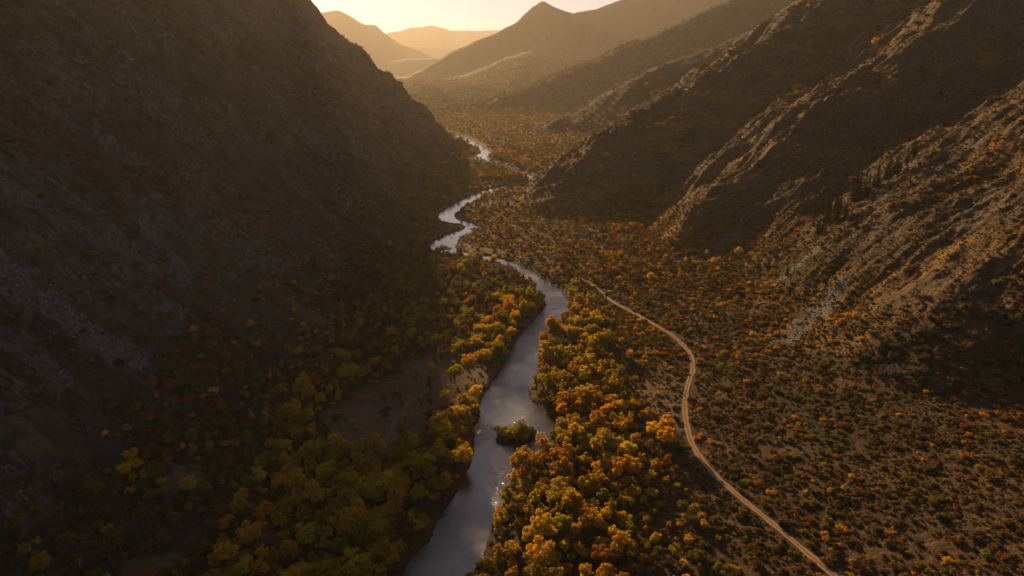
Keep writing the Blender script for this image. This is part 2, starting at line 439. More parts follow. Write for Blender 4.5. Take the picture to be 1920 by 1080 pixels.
def build_ground():
    ang_in = np.arange(-50.0, 50.001, 0.165)
    ang = np.concatenate([np.linspace(-180, -110, 15)[:-1], np.linspace(-110, -50, 61)[:-1], ang_in, np.linspace(50, 110, 61)[1:], np.linspace(110, 180, 15)[1:-1]])
    rr = [2.0, 20, 40, 60, 80, 95]
    while rr[-1] < 2600: rr.append(rr[-1] * 1.0031)
    while rr[-1] < 27500: rr.append(rr[-1] * 1.011)
    rr = np.array(rr)
    a = np.radians(ang)
    A, R = np.meshgrid(a, rr, indexing='ij')
    X, Y = (np.sin(A) * R).ravel(), (np.cos(A) * R).ravel()
    Z, ID, ZF = height(X, Y)
    na, nr = len(ang), len(rr)
    # masks of what the ground is made of
    scree = np.zeros(len(X), np.float32); dry = np.zeros(len(X), np.float32)
    nearm = np.hypot(X, Y) < 1300
    xn, yn = X[nearm], Y[nearm]
    s = np.zeros(len(xn), np.float32)
    wob = 4.5 * fbm(xn / 16, yn / 16, 4, 0.65)
    for l, w in SCREE:
        s = np.maximum(s, sstep(w * 1.5, 0, dist_line(xn, yn, l)[0] + wob))
    scree[nearm] = s
    s = np.zeros(len(xn), np.float32)
    for l, w in zip(DRY, DRYW):
        s = np.maximum(s, sstep(w * 1.25, w * 0.6, dist_line(xn, yn, l)[0] + wob))
    dry[nearm] = s
    rd, _ = river_dist(X, Y)
    wet = (sstep(1.3, 0.1, rd) * (ID == 0)).astype(np.float32)
    scree = np.maximum(scree, gravel(X, Y, rd)).astype(np.float32)
    Zg = Z.reshape(na, nr)
    up = sstep(5, 40, Z - ZF)
    rock = (up * sstep(0.0, 0.45, fbm(X / 75 + 9, Y / 75 + 3, 3) + 0.5 * fbm(X / 18, Y / 18, 2) + np.where((ID == 2) & (Y > 400), 0.3, 0.0))).astype(np.float32)
    idx = np.arange(na * nr).reshape(na, nr)
    i2 = np.roll(idx, -1, axis=0)
    q = np.stack([idx[:, :-1], idx[:, 1:], i2[:, 1:], i2[:, :-1]], -1).reshape(-1, 4)
    fid = ID[q[:, 0]]
    P = np.stack([X, Y, Z], -1).astype(np.float32)
    for k, name in NAMES.items():
        f = q[fid == k]
        if not len(f): continue
        used, inv = np.unique(f, return_inverse=True)
        me = bpy.data.meshes.new(name)
        me.vertices.add(len(used)); me.vertices.foreach_set('co', P[used].ravel())
        me.loops.add(len(f) * 4); me.loops.foreach_set('vertex_index', inv.reshape(-1).astype(np.int32))
        me.polygons.add(len(f)); me.polygons.foreach_set('loop_start', np.arange(0, len(f) * 4, 4, dtype=np.int32))
        me.update(calc_edges=True)
        for nm, arr in (('scree', scree), ('dry', dry), ('wet', wet), ('rock', rock), ('slope', (0.6 * up).astype(np.float32))):
            at_ = me.attributes.new(nm, 'FLOAT', 'POINT')
            at_.data.foreach_set('value', arr[used])
        me.polygons.foreach_set('use_smooth', np.ones(len(f), bool))
        o = bpy.data.objects.new(name, me)
        col.objects.link(o)
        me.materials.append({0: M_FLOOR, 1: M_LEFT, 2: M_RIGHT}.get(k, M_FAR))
        o['kind'] = 'structure'

build_ground()

# ------------------------------------------------------------------ river water
def water_material():
    m, nt, out = mat('river water')
    L = nt.links.new
    pos = N(nt, 'ShaderNodeNewGeometry').outputs['Position']
    warp = N(nt, 'ShaderNodeVectorMath', operation='ADD')
    nz = N(nt, 'ShaderNodeTexNoise'); nz.inputs['Scale'].default_value = 0.06; nz.inputs['Detail'].default_value = 2
    L(pos, nz.inputs['Vector'])
    sc_ = N(nt, 'ShaderNodeVectorMath', operation='SCALE'); sc_.inputs['Scale'].default_value = 9.0
    L(nz.outputs['Color'], sc_.inputs[0])
    L(pos, warp.inputs[0]); L(sc_.outputs[0], warp.inputs[1])
    w = warp.outputs[0]
    calm = ramp(nt, noise(nt, pos, 0.035, 2), 0.36, 0.58, 0.35, 1.0)
    h = mathn(nt, 'ADD', mathn(nt, 'MULTIPLY', noise(nt, w, 0.7, 4, 0.65), 1.0), mathn(nt, 'MULTIPLY', noise(nt, stretch(nt, w, 0.2, (1.0, 1.9, 1.0)), 1.5, 4, 0.65), 0.5))
    b = N(nt, 'ShaderNodeBump')
    b.inputs['Distance'].default_value = 0.34
    L(mathn(nt, 'MULTIPLY', calm, attr(nt, 'chop').outputs['Fac']), b.inputs['Strength'])
    L(h, b.inputs['Height'])
    rap = attr(nt, 'rapid').outputs['Fac']
    foam = mathn(nt, 'MULTIPLY', rap, ramp(nt, noise(nt, w, 0.8, 5, 0.7), 0.52, 0.64))
    p = N(nt, 'ShaderNodeBsdfPrincipled')
    L(mixc(nt, foam, (0.065, 0.055, 0.037), (0.6, 0.58, 0.55)), p.inputs['Base Color'])
    L(ramp(nt, foam, 0, 1, 0.06, 0.7), p.inputs['Roughness'])
    p.inputs['IOR'].default_value = 2.2
    L(b.outputs[0], p.inputs['Normal'])
    L(p.outputs[0], out.inputs[0])
    return m

def ribbon(name, C, half, material, z=None, lift=0.0, across=4, attrs=None):
    """a strip of quads along the line C (x, y), half metres to each side, at height z or lying on the ground"""
    C = np.array(C, float)
    T = np.gradient(C[:, :2], axis=0)
    T /= np.linalg.norm(T, axis=1)[:, None] + 1e-9
    Nn = np.stack([-T[:, 1], T[:, 0]], -1)
    half = np.broadcast_to(half, (len(C),))
    o = np.linspace(1, -1, across + 1)
    V = C[:, None, :2] + Nn[:, None, :] * (half[:, None] * o[None, :])[..., None]
    xy = V.reshape(-1, 2)
    zz = np.full(len(xy), z) if z is not None else height(xy[:, 0], xy[:, 1])[0] + lift
    n = across + 1
    i = np.arange(len(C) - 1)[:, None] * n + np.arange(across)[None, :]
    f = np.stack([i, i + n, i + n + 1, i + 1], -1).reshape(-1, 4)
    me = bpy.data.meshes.new(name)
    me.from_pydata(np.column_stack([xy, zz]).tolist(), [], f.tolist())
    for nm, arr in (attrs or {}).items():
        a_ = me.attributes.new(nm, 'FLOAT', 'POINT'); a_.data.foreach_set('value', np.repeat(arr, n).astype(np.float32))
    me.polygons.foreach_set('use_smooth', np.ones(len(f), bool))
    me.materials.append(material)
    ob = bpy.data.objects.new(name, me)
    col.objects.link(ob)
    return ob

def water():
    # a sheet along the whole course; the banks rise through it and draw the shore line
    RCd = catmull(_rp, 12)
    d = RCd[:, 1]
    xs = []
    # cells of a plain grid that lie near the course (no folds on tight bends)
    step = 2.5
    gx = np.arange(-700, 260, step); gy = np.arange(95, 3200, step)
    X, Y = np.meshgrid(gx, gy, indexing='ij')
    near = np.zeros(X.shape, bool)
    for x, y, w in catmull(_rp, 30):
        r = 0.5 * w + 5.5
        i0, i1 = np.searchsorted(gx, x - r) , np.searchsorted(gx, x + r)
        j0, j1 = np.searchsorted(gy, y - r), np.searchsorted(gy, y + r)
        near[i0:i1, j0:j1] = True
    c = near[:-1, :-1] & near[1:, :-1] & near[:-1, 1:] & near[1:, 1:]
    idx = np.arange(X.size).reshape(X.shape)
    f = np.stack([idx[:-1, :-1][c], idx[1:, :-1][c], idx[1:, 1:][c], idx[:-1, 1:][c]], -1)
    used, inv = np.unique(f, return_inverse=True)
    inv = inv.reshape(-1, 4)
    V = np.stack([X.ravel()[used], Y.ravel()[used], np.full(len(used), WATER_Z)], -1)
    me = bpy.data.meshes.new('river')
    me.from_pydata(V.tolist(), [], inv.tolist())
    rp = np.zeros(len(V), np.float32)
    for px, py, r in ((850, 430, 30), (875, 424, 22), (890, 484, 30), (830, 458, 25), (990, 520, 16), (860, 392, 35), (1000, 820, 8), (940, 885, 7), (910, 800, 10)):
        cx, cy, _ = at_z(px, py)
        rp = np.maximum(rp, sstep(r, r * 0.4, np.hypot(V[:, 0] - cx, V[:, 1] - cy)) * (0.85 if py < 700 else 0.45))
    a_ = me.attributes.new('rapid', 'FLOAT', 'POINT'); a_.data.foreach_set('value', rp.astype(np.float32))
    a_ = me.attributes.new('chop', 'FLOAT', 'POINT'); a_.data.foreach_set('value', (0.22 + 0.78 * sstep(640, 430, V[:, 1])).astype(np.float32))
    me.materials.append(water_material())
    o = bpy.data.objects.new('river', me)
    col.objects.link(o)
    o['kind'] = 'structure'

water()

# ------------------------------------------------------------------ foliage, bark, stone
def leaf_material(name, trans=0.45):
    """leaf colour comes from each plant's own 'tint'; leaves of one crown differ a little among themselves"""
    m, nt, out = mat(name)
    L = nt.links.new
    tint = attr(nt, 'tint', 'INSTANCER').outputs['Color']
    lv = attr(nt, 'lv').outputs['Fac']
    hsv = N(nt, 'ShaderNodeHueSaturation')
    L(ramp(nt, lv, 0, 1, 0.478, 0.526), hsv.inputs['Hue'])
    L(ramp(nt, lv, 0, 1, 0.62, 1.35), hsv.inputs['Value'])
    hsv.inputs['Saturation'].default_value = 1.0
    L(tint, hsv.inputs['Color'])
    d = N(nt, 'ShaderNodeBsdfDiffuse'); t = N(nt, 'ShaderNodeBsdfTranslucent')
    L(hsv.outputs[0], d.inputs[0]); L(hsv.outputs[0], t.inputs[0])
    mx = N(nt, 'ShaderNodeMixShader'); mx.inputs[0].default_value = trans
    L(d.outputs[0], mx.inputs[1]); L(t.outputs[0], mx.inputs[2])
    L(mx.outputs[0], out.inputs[0])
    return m

def bark_material(name, c):
    m, nt, out = mat(name)
    tc = N(nt, 'ShaderNodeTexCoord').outputs['Object']
    n = noise(nt, stretch(nt, tc, 0, (4, 4, 0.8)), 2.0, 5, 0.7)
    p = N(nt, 'ShaderNodeBsdfPrincipled'); p.inputs['Roughness'].default_value = 0.95
    nt.links.new(mixc(nt, n, tuple(v * 0.5 for v in c), tuple(v * 1.4 for v in c)), p.inputs['Base Color'])
    b = N(nt, 'ShaderNodeBump'); b.inputs['Strength'].default_value = 0.6; b.inputs['Distance'].default_value = 0.05
    nt.links.new(n, b.inputs['Height']); nt.links.new(b.outputs[0], p.inputs['Normal'])
    nt.links.new(p.outputs[0], out.inputs[0])
    return m

def stone_material(name, c):
    m, nt, out = mat(name)
    oi = N(nt, 'ShaderNodeObjectInfo')
    tc = N(nt, 'ShaderNodeTexCoord').outputs['Object']
    n = noise(nt, tc, 1.7, 5, 0.7)
    p = N(nt, 'ShaderNodeBsdfPrincipled'); p.inputs['Roughness'].default_value = 0.9
    k = mathn(nt, 'ADD', mathn(nt, 'MULTIPLY', oi.outputs['Random'], 0.6), mathn(nt, 'MULTIPLY', n, 0.4))
    nt.links.new(mixc(nt, k, tuple(v * 0.45 for v in c), tuple(v * 1.4 for v in c)), p.inputs['Base Color'])
    nt.links.new(p.outputs[0], out.inputs[0])
    return m

M_LEAF = leaf_material('cottonwood leaves', 0.52)
M_SHRUB = leaf_material('shrub leaves', 0.3)
M_NEEDLE = leaf_material('conifer needles', 0.12)
M_BARK = bark_material('grey bark', (0.13, 0.11, 0.09))
M_TWIG = bark_material('brown twigs', (0.09, 0.065, 0.045))
M_STONE = stone_material('grey stone', (0.17, 0.155, 0.14))

# ------------------------------------------------------------------ plant meshes
def mesh_np(name, V, Fq, mats, lv=None, mi=None, smooth=False):
    me = bpy.data.meshes.new(name)
    me.vertices.add(len(V)); me.vertices.foreach_set('co', np.asarray(V, np.float32).ravel())
    me.loops.add(len(Fq) * 4); me.loops.foreach_set('vertex_index', np.asarray(Fq, np.int32).ravel())
    me.polygons.add(len(Fq)); me.polygons.foreach_set('loop_start', np.arange(0, len(Fq) * 4, 4, dtype=np.int32))
    if mi is not None: me.polygons.foreach_set('material_index', np.asarray(mi, np.int32))
    me.update(calc_edges=True)
    if lv is not None:
        a = me.attributes.new('lv', 'FLOAT', 'FACE'); a.data.foreach_set('value', np.asarray(lv, np.float32))
    if smooth: me.polygons.foreach_set('use_smooth', np.ones(len(Fq), bool))
    for m in mats: me.materials.append(m)
    return me

def leaves(g, C, D, size, jit=0.9):
    """small bent leaf sprays at C facing roughly along D"""
    n = len(C)
    nrm = D + g.normal(0, jit, (n, 3)); nrm /= np.linalg.norm(nrm, axis=1)[:, None]
    a = np.cross(nrm, g.normal(0, 1, (n, 3))); a /= np.linalg.norm(a, axis=1)[:, None]
    b = np.cross(nrm, a)
    s = size * g.uniform(0.55, 1.3, (n, 1))
    e = s * g.uniform(0.45, 0.9, (n, 1))
    V = np.stack([C - a * s, C - b * e + nrm * e * 0.25, C + a * s, C + b * e + nrm * e * 0.25], 1).reshape(-1, 3)
    return V, np.arange(n * 4).reshape(n, 4)

def tube(P, R, sides=6):
    P = np.array(P, float); V = []; Fq = []
    for i, p in enumerate(P):
        t = P[min(i + 1, len(P) - 1)] - P[max(i - 1, 0)]
        t /= np.linalg.norm(t) + 1e-9
        a = np.cross(t, (0.3, 1, 0.1)); a /= np.linalg.norm(a); b = np.cross(t, a)
        for k in range(sides):
            w = 2 * math.pi * k / sides
            V.append(p + R[i] * (math.cos(w) * a + math.sin(w) * b))
    for i in range(len(P) - 1):
        for k in range(sides):
            k2 = (k + 1) % sides
            Fq.append((i * sides + k, i * sides + k2, (i + 1) * sides + k2, (i + 1) * sides + k))
    return np.array(V), np.array(Fq)

def join(parts):
    V = []; Q = []; o = 0
    for v, q in parts:
        V.append(v); Q.append(q + o); o += len(v)
    return np.vstack(V), np.vstack(Q)

def cottonwood(seed, H=11.0, W=4.6, lobes=17, per=120, lean=0.0, bare=0.0, size=0.31):
    """tapered trunk with limbs; a crown of leafy lobes with gaps between them"""
    g = np.random.default_rng(seed)
    base = H * g.uniform(0.22, 0.32)
    cz, rz = (H + base) / 2, (H - base) / 2
    top = np.array([lean * H, g.normal(0, 0.3), H * 0.8])
    trunk = [np.array([0, 0, -0.6])] + [np.array([lean * H * f * f, 0.25 * math.sin(3 * f + seed), H * 0.8 * f]) for f in (0.12, 0.35, 0.6, 0.8, 1.0)]
    tr = [0.34, 0.27, 0.21, 0.15, 0.09, 0.03]
    wood = [tube(trunk, [r * H / 11 for r in tr], 7)]
    LV, LQ = [], []
    C, D = [], []
    k = 0
    while k < lobes:
        d = g.normal(0, 1, 3); d /= np.linalg.norm(d)
        if d[2] < -0.55: continue
        f = g.uniform(0.45, 0.97)
        prof = 1.0 if d[2] > 0 else 0.85
        c = np.array([lean * H * 0.6 + d[0] * W * f * prof, d[1] * W * f * prof, cz + d[2] * rz * f])
        r = W * g.uniform(0.17, 0.36) * (1.0 if d[2] < 0.5 else 0.85)
        h0 = np.clip((c[2] - base) / (H * 0.9), 0.1, 0.75)
        p0 = np.array([lean * H * h0 * h0, 0, H * 0.8 * h0])
        mid = (p0 + c) / 2 + np.array([0, 0, -0.25 * r])
        wood.append(tube([p0, mid, c], [0.10 * H / 11, 0.06 * H / 11, 0.02], 4))
        n = int(per * (r / (0.30 * W)) ** 2 * (1 - bare * g.uniform(0.2, 1)))
        e = g.normal(0, 1, (n, 3)); e /= np.linalg.norm(e, axis=1)[:, None]
        e[:, 2] = np.where(e[:, 2] < -0.3, -e[:, 2] * 0.6, e[:, 2])
        bump = 1 + 0.22 * np.sin(e[:, 0] * 6 + k) * np.sin(e[:, 1] * 7 + 2 * k) * np.sin(e[:, 2] * 6)
        rad = r * bump * g.uniform(0.5, 1.25, n) ** 0.7
        C.append(c + e * rad[:, None] * np.array([1, 1, 0.85])); D.append(e)
        k += 1
    C, D = np.vstack(C), np.vstack(D)
    V, Q = leaves(g, C, D, size)
    lv = np.clip(g.normal(0.5, 0.2, len(Q)), 0, 1)
    wv, wq = join(wood)
    return (wv, wq), (V, Q, lv)

def shrub(seed, R=1.0, H=0.9, n=420, size=0.13, tufts=9):
    g = np.random.default_rng(seed)
    C, D, wood = [], [], []
    for k in range(tufts):
        a = g.uniform(0, 2 * math.pi); f = math.sqrt(g.uniform(0, 1)) * 0.68
        c = np.array([math.cos(a) * f * R, math.sin(a) * f * R, H * g.uniform(0.35, 0.68) * (1 - 0.35 * f)])
        r = R * g.uniform(0.28, 0.46)
        wood.append(tube([(0.1 * c[0], 0.1 * c[1], -0.2), (0.6 * c[0], 0.6 * c[1], c[2] * 0.5), c], [0.035, 0.025, 0.01], 4))
        m = n // tufts
        e = g.normal(0, 1, (m, 3)); e /= np.linalg.norm(e, axis=1)[:, None]
        p = c + e * (r * g.uniform(0.5, 1.12, (m, 1))) * np.array([1, 1, 0.9 * H / R])
        p[:, 2] = np.abs(p[:, 2]) * 0.97 + 0.02
        C.append(p); D.append(e)
    V, Q = leaves(g, np.vstack(C), np.vstack(D), size)
    return join(wood), (V, Q, np.clip(g.normal(0.5, 0.2, len(Q)), 0, 1))

def conifer(seed, H=13.0, W=2.3, tiers=26):
    g = np.random.default_rng(seed)
    wood = [tube([(0, 0, -0.6), (0.05, 0, H * 0.5), (0, 0.04, H)], [0.25, 0.15, 0.02], 6)]
    C, D = [], []
    for k in range(tiers):
        f = (k + 0.5) / tiers
        z = H * (0.09 + 0.91 * f)
        w = W * (1 - f) ** 0.85 * g.uniform(0.75, 1.15) + 0.12
        nb = max(5, int(11 * (1 - f) + 4))
        for b in range(nb):
            a = g.uniform(0, 2 * math.pi); l = w * g.uniform(0.6, 1.1)
            m = max(3, int(l / 0.22))
            s = np.linspace(0.18, 1, m)
            p = np.stack([np.cos(a) * l * s, np.sin(a) * l * s, z - 0.32 * l * s + 0.12 * l * s * s], -1) + g.normal(0, 0.07, (m, 3))
            C.append(p); D.append(np.tile([0.3 * math.cos(a), 0.3 * math.sin(a), 1.0], (m, 1)))
            if k % 5 == 0 and b < 3: wood.append(tube([(0, 0, z), p[-1]], [0.05, 0.015], 3))
    V, Q = leaves(g, np.vstack(C), np.vstack(D), 0.27, 0.5)
    return join(wood), (V, Q, np.clip(g.normal(0.5, 0.2, len(Q)), 0, 1))

def stone(seed):
    g = np.random.default_rng(seed)
    import bmesh
    bm = bmesh.new()
    bmesh.ops.create_icosphere(bm, subdivisions=2, radius=1.0)
    dirs = g.normal(0, 1, (9, 3)); dirs /= np.linalg.norm(dirs, axis=1)[:, None]
    cut = g.uniform(0.55, 0.9, 9)
    sx = g.uniform(0.7, 1.2, 3)
    for v in bm.verts:
        p = np.array(v.co)
        for d, c in zip(dirs, cut):
            k = p @ d
            if k > c: p = p - d * (k - c)
        v.co = p * sx * np.array([1, 1, 0.75])
    me = bpy.data.meshes.new('stone'); bm.to_mesh(me); bm.free()
    me.materials.append(M_STONE)
    return me

def pair(name, wl, leafmat, woodmat):
    (wv, wq), (V, Q, lv) = wl
    a = mesh_np(name + ' wood', wv, wq, [woodmat], smooth=True)
    b = mesh_np(name + ' leaves', V, Q, [leafmat], lv)
    # one mesh of both for the uncounted mass of plants
    jv, jq = join([(wv, wq), (V, Q)])
    c = mesh_np(name + ' whole', jv, jq, [woodmat, leafmat], np.concatenate([np.full(len(wq), 0.5), lv]), np.concatenate([np.zeros(len(wq)), np.ones(len(Q))]))
    return a, b, c

COT = [pair('cottonwood', cottonwood(100 + i, H=h, W=w, lobes=l, lean=le, bare=ba), M_LEAF, M_BARK) for i, (h, w, l, le, ba) in enumerate(
    [(11, 4.4, 30, 0.02, 0), (12, 3.9, 28, -0.03, 0.05), (10, 4.6, 32, 0.0, 0), (12.5, 3.3, 26, 0.03, 0.1), (9.5, 4.0, 24, -0.02, 0.2), (11.5, 4.9, 34, 0.04, 0), (13, 2.6, 24, 0, 0), (9, 3.5, 20, 0.05, 0.5)])]
FAR = [pair('cottonwood far', cottonwood(200 + i, H=h, W=w, lobes=12, per=42, size=0.58), M_LEAF, M_BARK) for i, (h, w) in enumerate([(11, 4.7), (10, 5.0), (12, 3.8), (9, 4.4)])]
SHR = [pair('shrub', shrub(300 + i, 1.0, h, n, s, t), M_SHRUB, M_TWIG) for i, (h, n, s, t) in enumerate(
    [(0.95, 520, 0.12, 10), (0.75, 420, 0.13, 8), (1.2, 560, 0.12, 12), (0.85, 360, 0.12, 6), (1.0, 480, 0.13, 9)])]
CON = [pair('conifer', conifer(400 + i, h, w), M_NEEDLE, M_BARK) for i, (h, w) in enumerate([(13, 2.6), (15, 3.1), (11, 2.7)])]
STN = [stone(500 + i) for i in range(5)]

def holder(name, meshes):
    """meshes an uncounted mass is made from (kept out of the scene itself)"""
    c = bpy.data.collections.new(name)
    for i, me in enumerate(meshes):
        c.objects.link(bpy.data.objects.new('%s_%02d' % (name, i), me))
    return c

H_FAR = holder('far_woodland', [p[2] for p in FAR])
H_COT = holder('woodland', [p[2] for p in COT])
H_SHR = holder('scrub', [p[2] for p in SHR])
H_CON = holder('conifers', [p[2] for p in CON])
H_STN = holder('stones', STN)

def mass(name, label, cat, P, scl, idx, tint, coll, tilt=0.06):
    n = len(P)
    me = bpy.data.meshes.new(name)
    me.vertices.add(n); me.vertices.foreach_set('co', np.asarray(P, np.float32).ravel())
    def put(nm, t, key, arr):
        a = me.attributes.new(nm, t, 'POINT'); a.data.foreach_set(key, np.asarray(arr).ravel())
    if np.ndim(scl) == 1: scl = np.stack([scl] * 3, -1)
    put('scl', 'FLOAT_VECTOR', 'vector', scl.astype(np.float32))
    rot = np.stack([rng.normal(0, tilt, n), rng.normal(0, tilt, n), rng.uniform(0, 6.283, n)], -1)
    put('rot', 'FLOAT_VECTOR', 'vector', rot.astype(np.float32))
    put('idx', 'INT', 'value', idx.astype(np.int32))
    put('tint', 'FLOAT_COLOR', 'color', np.concatenate([tint, np.ones((n, 1))], 1).astype(np.float32))
    ng = bpy.data.node_groups.new(name, 'GeometryNodeTree')
    ng.interface.new_socket('Geometry', in_out='INPUT', socket_type='NodeSocketGeometry')
    ng.interface.new_socket('Geometry', in_out='OUTPUT', socket_type='NodeSocketGeometry')
    gi, go = ng.nodes.new('NodeGroupInput'), ng.nodes.new('NodeGroupOutput')
    ip = ng.nodes.new('GeometryNodeInstanceOnPoints')
    ci = ng.nodes.new('GeometryNodeCollectionInfo')
    ci.inputs[0].default_value = coll; ci.inputs[1].default_value = True; ci.inputs[2].default_value = True
    ip.inputs['Pick Instance'].default_value = True
    def named(nm, t, sock):
        a = ng.nodes.new('GeometryNodeInputNamedAttribute'); a.data_type = t; a.inputs[0].default_value = nm
        ng.links.new(a.outputs[0], sock)
    named('idx', 'INT', ip.inputs['Instance Index']); named('rot', 'FLOAT_VECTOR', ip.inputs['Rotation']); named('scl', 'FLOAT_VECTOR', ip.inputs['Scale'])
    ng.links.new(gi.outputs[0], ip.inputs['Points']); ng.links.new(ci.outputs[0], ip.inputs['Instance']); ng.links.new(ip.outputs[0], go.inputs[0])
    o = bpy.data.objects.new(name, me)
    col.objects.link(o)
    o.modifiers.new('plants', 'NODES').node_group = ng
    tag(o, label, cat, kind='stuff')
    return o

# ------------------------------------------------------------------ where things grow
TINT = {'golden': (0.64, 0.40, 0.03), 'orange': (0.64, 0.315, 0.028), 'rust red': (0.36, 0.14, 0.03), 'olive green': (0.25, 0.20, 0.025),
        'yellow green': (0.44, 0.33, 0.028), 'brown': (0.19, 0.115, 0.05), 'grey brown': (0.17, 0.135, 0.10), 'dark green': (0.035, 0.05, 0.02), 'sage green': (0.12, 0.12, 0.07)}
TN = list(TINT); TV = np.array([TINT[k] for k in TN])

def pick(n, weights):
    p = np.array([weights.get(k, 0) for k in TN], float)
    return rng.choice(len(TN), n, p=p / p.sum())

def shade(k):
    """colour of each plant: its kind's colour, a little different from plant to plant"""
    return np.clip(TV[k] * rng.uniform(0.72, 1.28, (len(k), 1)) * rng.uniform(0.9, 1.1, (len(k), 3)), 0, 1)

def scatter(x0, x1, y0, y1, step, jit=0.48):
    gx, gy = np.meshgrid(np.arange(x0, x1, step), np.arange(y0, y1, step))
    n = gx.size
    return gx.ravel() + rng.uniform(-jit, jit, n) * step, gy.ravel() + rng.uniform(-jit, jit, n) * step

def project(x, y, z):
    dy, dz = y, z - CAM_H
    depth = dy * CP - dz * SP
    up = dy * SP + dz * CP
    return 960 + F_PX * x / depth, 540 - F_PX * up / depth, depth

def in_view(x, y, z, m=60):
    px, py, d = project(x, y, z)
    return (px > -m) & (px < 1920 + m) & (py > -m) & (py < 1080 + m * 1.6) & (d > 0)

def density(x, y):
    """what grows at each place: fields 0..1 for trees and for shrubs"""
    z, ident, zf = height(x, y, False)
    rd, side = river_dist(x, y)
    up = z - zf
    droad = dist_line(x, y, ROAD)[0]
    dtr = dist_line(x, y, TRACK)[0]
    dla = dist_line(x, y, LANE)[0]
    clear = np.zeros(len(x))
    wob = 3.5 * fbm(x / 14, y / 14, 3)
    for l, w in zip(DRY, DRYW):
        clear = np.maximum(clear, sstep(w * 1.25, w * 0.7, dist_line(x, y, l)[0] + wob))
    rocks = np.zeros(len(x))
    for l, w in SCREE:
        rocks = np.maximum(rocks, sstep(w * 1.2, w * 0.5, dist_line(x, y, l)[0] + wob))
    isl = island_h(x, y)
    return dict(z=z, ident=ident, up=up, rd=rd, left=side > 0, road=droad, track=dtr, lane=dla, clear=clear, rocks=rocks, patch=fbm(x / 32, y / 32, 3), isl=isl)

# ------------------------------------------------------------------ dirt road and wheel tracks
def dirt_material(name, rut, mid, rutw):
    m, nt, out = mat(name)
    L = nt.links.new
    pos = N(nt, 'ShaderNodeNewGeometry').outputs['Position']
    ac = mathn(nt, 'ABSOLUTE', attr(nt, 'across').outputs['Fac'])
    ac = mathn(nt, 'ADD', ac, mathn(nt, 'MULTIPLY', mathn(nt, 'SUBTRACT', noise(nt, pos, 0.8, 4, 0.6), 0.5), 0.5))
    d = mathn(nt, 'ABSOLUTE', mathn(nt, 'SUBTRACT', ac, 0.5))
    k = ramp(nt, d, rutw, rutw + 0.22, 1, 0)
    n = noise(nt, pos, 1.6, 5, 0.7)
    c = mixc(nt, mathn(nt, 'MULTIPLY', k, ramp(nt, n, 0.2, 0.6, 0.6, 1.0)), mid, rut)
    edge = ramp(nt, ac, 0.8, 1.0)
    c = mixc(nt, edge, c, (0.085, 0.058, 0.034))
    p = N(nt, 'ShaderNodeBsdfPrincipled'); p.inputs['Roughness'].default_value = 0.95
    p.inputs['Specular IOR Level'].default_value = 0.1
    b = N(nt, 'ShaderNodeBump'); b.inputs['Strength'].default_value = 0.5; b.inputs['Distance'].default_value = 0.15
    L(mathn(nt, 'SUBTRACT', n, mathn(nt, 'MULTIPLY', k, 0.5)), b.inputs['Height'])
    L(b.outputs[0], p.inputs['Normal']); L(c, p.inputs['Base Color']); L(p.outputs[0], out.inputs[0])
    return m

def lane_strip(name, C, half, m, lift, across=6):
    C = np.array(C, float)
    n = int(np.sum(np.hypot(*np.diff(C[:, :2], axis=0).T)) / 1.0)
    s = np.concatenate([[0], np.cumsum(np.hypot(*np.diff(C[:, :2], axis=0).T))])
    t = np.linspace(0, s[-1], n)
    C = np.stack([np.interp(t, s, C[:, 0]), np.interp(t, s, C[:, 1])], -1)
    w = half * (1 + 0.22 * fbm(t / 7, t * 0 + 3.3, 3))
    w = w * (1 - 0.7 * sstep(0.72, 1.0, t / t[-1])) if name == 'dirt_road' else w
    o = ribbon(name, C, w, m, None, lift, across)
    a_ = o.data.attributes.new('across', 'FLOAT', 'POINT')
    a_.data.foreach_set('value', np.tile(np.linspace(1, -1, across + 1), len(C)).astype(np.float32))
    o['kind'] = 'structure'
    return o

M_ROAD = dirt_material('packed road dirt', (0.40, 0.255, 0.14), (0.24, 0.15, 0.08), 0.13)
M_TRACK = dirt_material('worn wheel track', (0.24, 0.185, 0.135), (0.095, 0.072, 0.048), 0.12)
lane_strip('dirt_road', ROAD, 1.4, M_ROAD, 0.10)
lane_strip('wheel_track', TRACK, 1.25, M_TRACK, 0.07)
lane_strip('trail', TRAIL, 1.3, M_TRACK, 0.07)

# ------------------------------------------------------------------ countable things
ORD = ['', 'second', 'third', 'fourth', 'fifth', 'sixth', 'seventh', 'eighth', 'ninth', 'tenth', 'eleventh', 'twelfth', 'thirteenth', 'fourteenth', 'fifteenth',
       'sixteenth', 'seventeenth', 'eighteenth', 'nineteenth', 'twentieth']

def thing(name, loc, scl, rz, wood, leaf, tint, wood_name, leaf_name, cat, group, tilt=0.0):
    r = bpy.data.objects.new(name, None)
    r.empty_display_size = 0.5
    r.location = loc
    r.scale = (scl, scl, scl) if np.ndim(scl) == 0 else tuple(scl)
    r.rotation_euler = (tilt, 0, rz)
    col.objects.link(r)
    a = bpy.data.objects.new(wood_name, wood); b = bpy.data.objects.new(leaf_name, leaf)
    for o in (a, b):
        col.objects.link(o); o.parent = r
    b['tint'] = [float(v) for v in tint]
    tag(r, None, cat, group)
    return r

def settle(rows, noun):
    """rows: (object, photo x, photo y, look, place). Each label names look and place; look-alikes at one place are told apart by their order from the camera."""
    by = {}
    for r in rows: by.setdefault((r[3], r[4]), []).append(r)
    for (look, place), g in by.items():
        g.sort(key=lambda r: -r[2])
        for i, r in enumerate(g):
            s = '%s %s %s' % (look, noun, place)
            if len(g) > 1: s += ', nearest' if i == 0 else ', %s nearest' % ORD[min(i, len(ORD) - 1)]
            r[0]['label'] = s

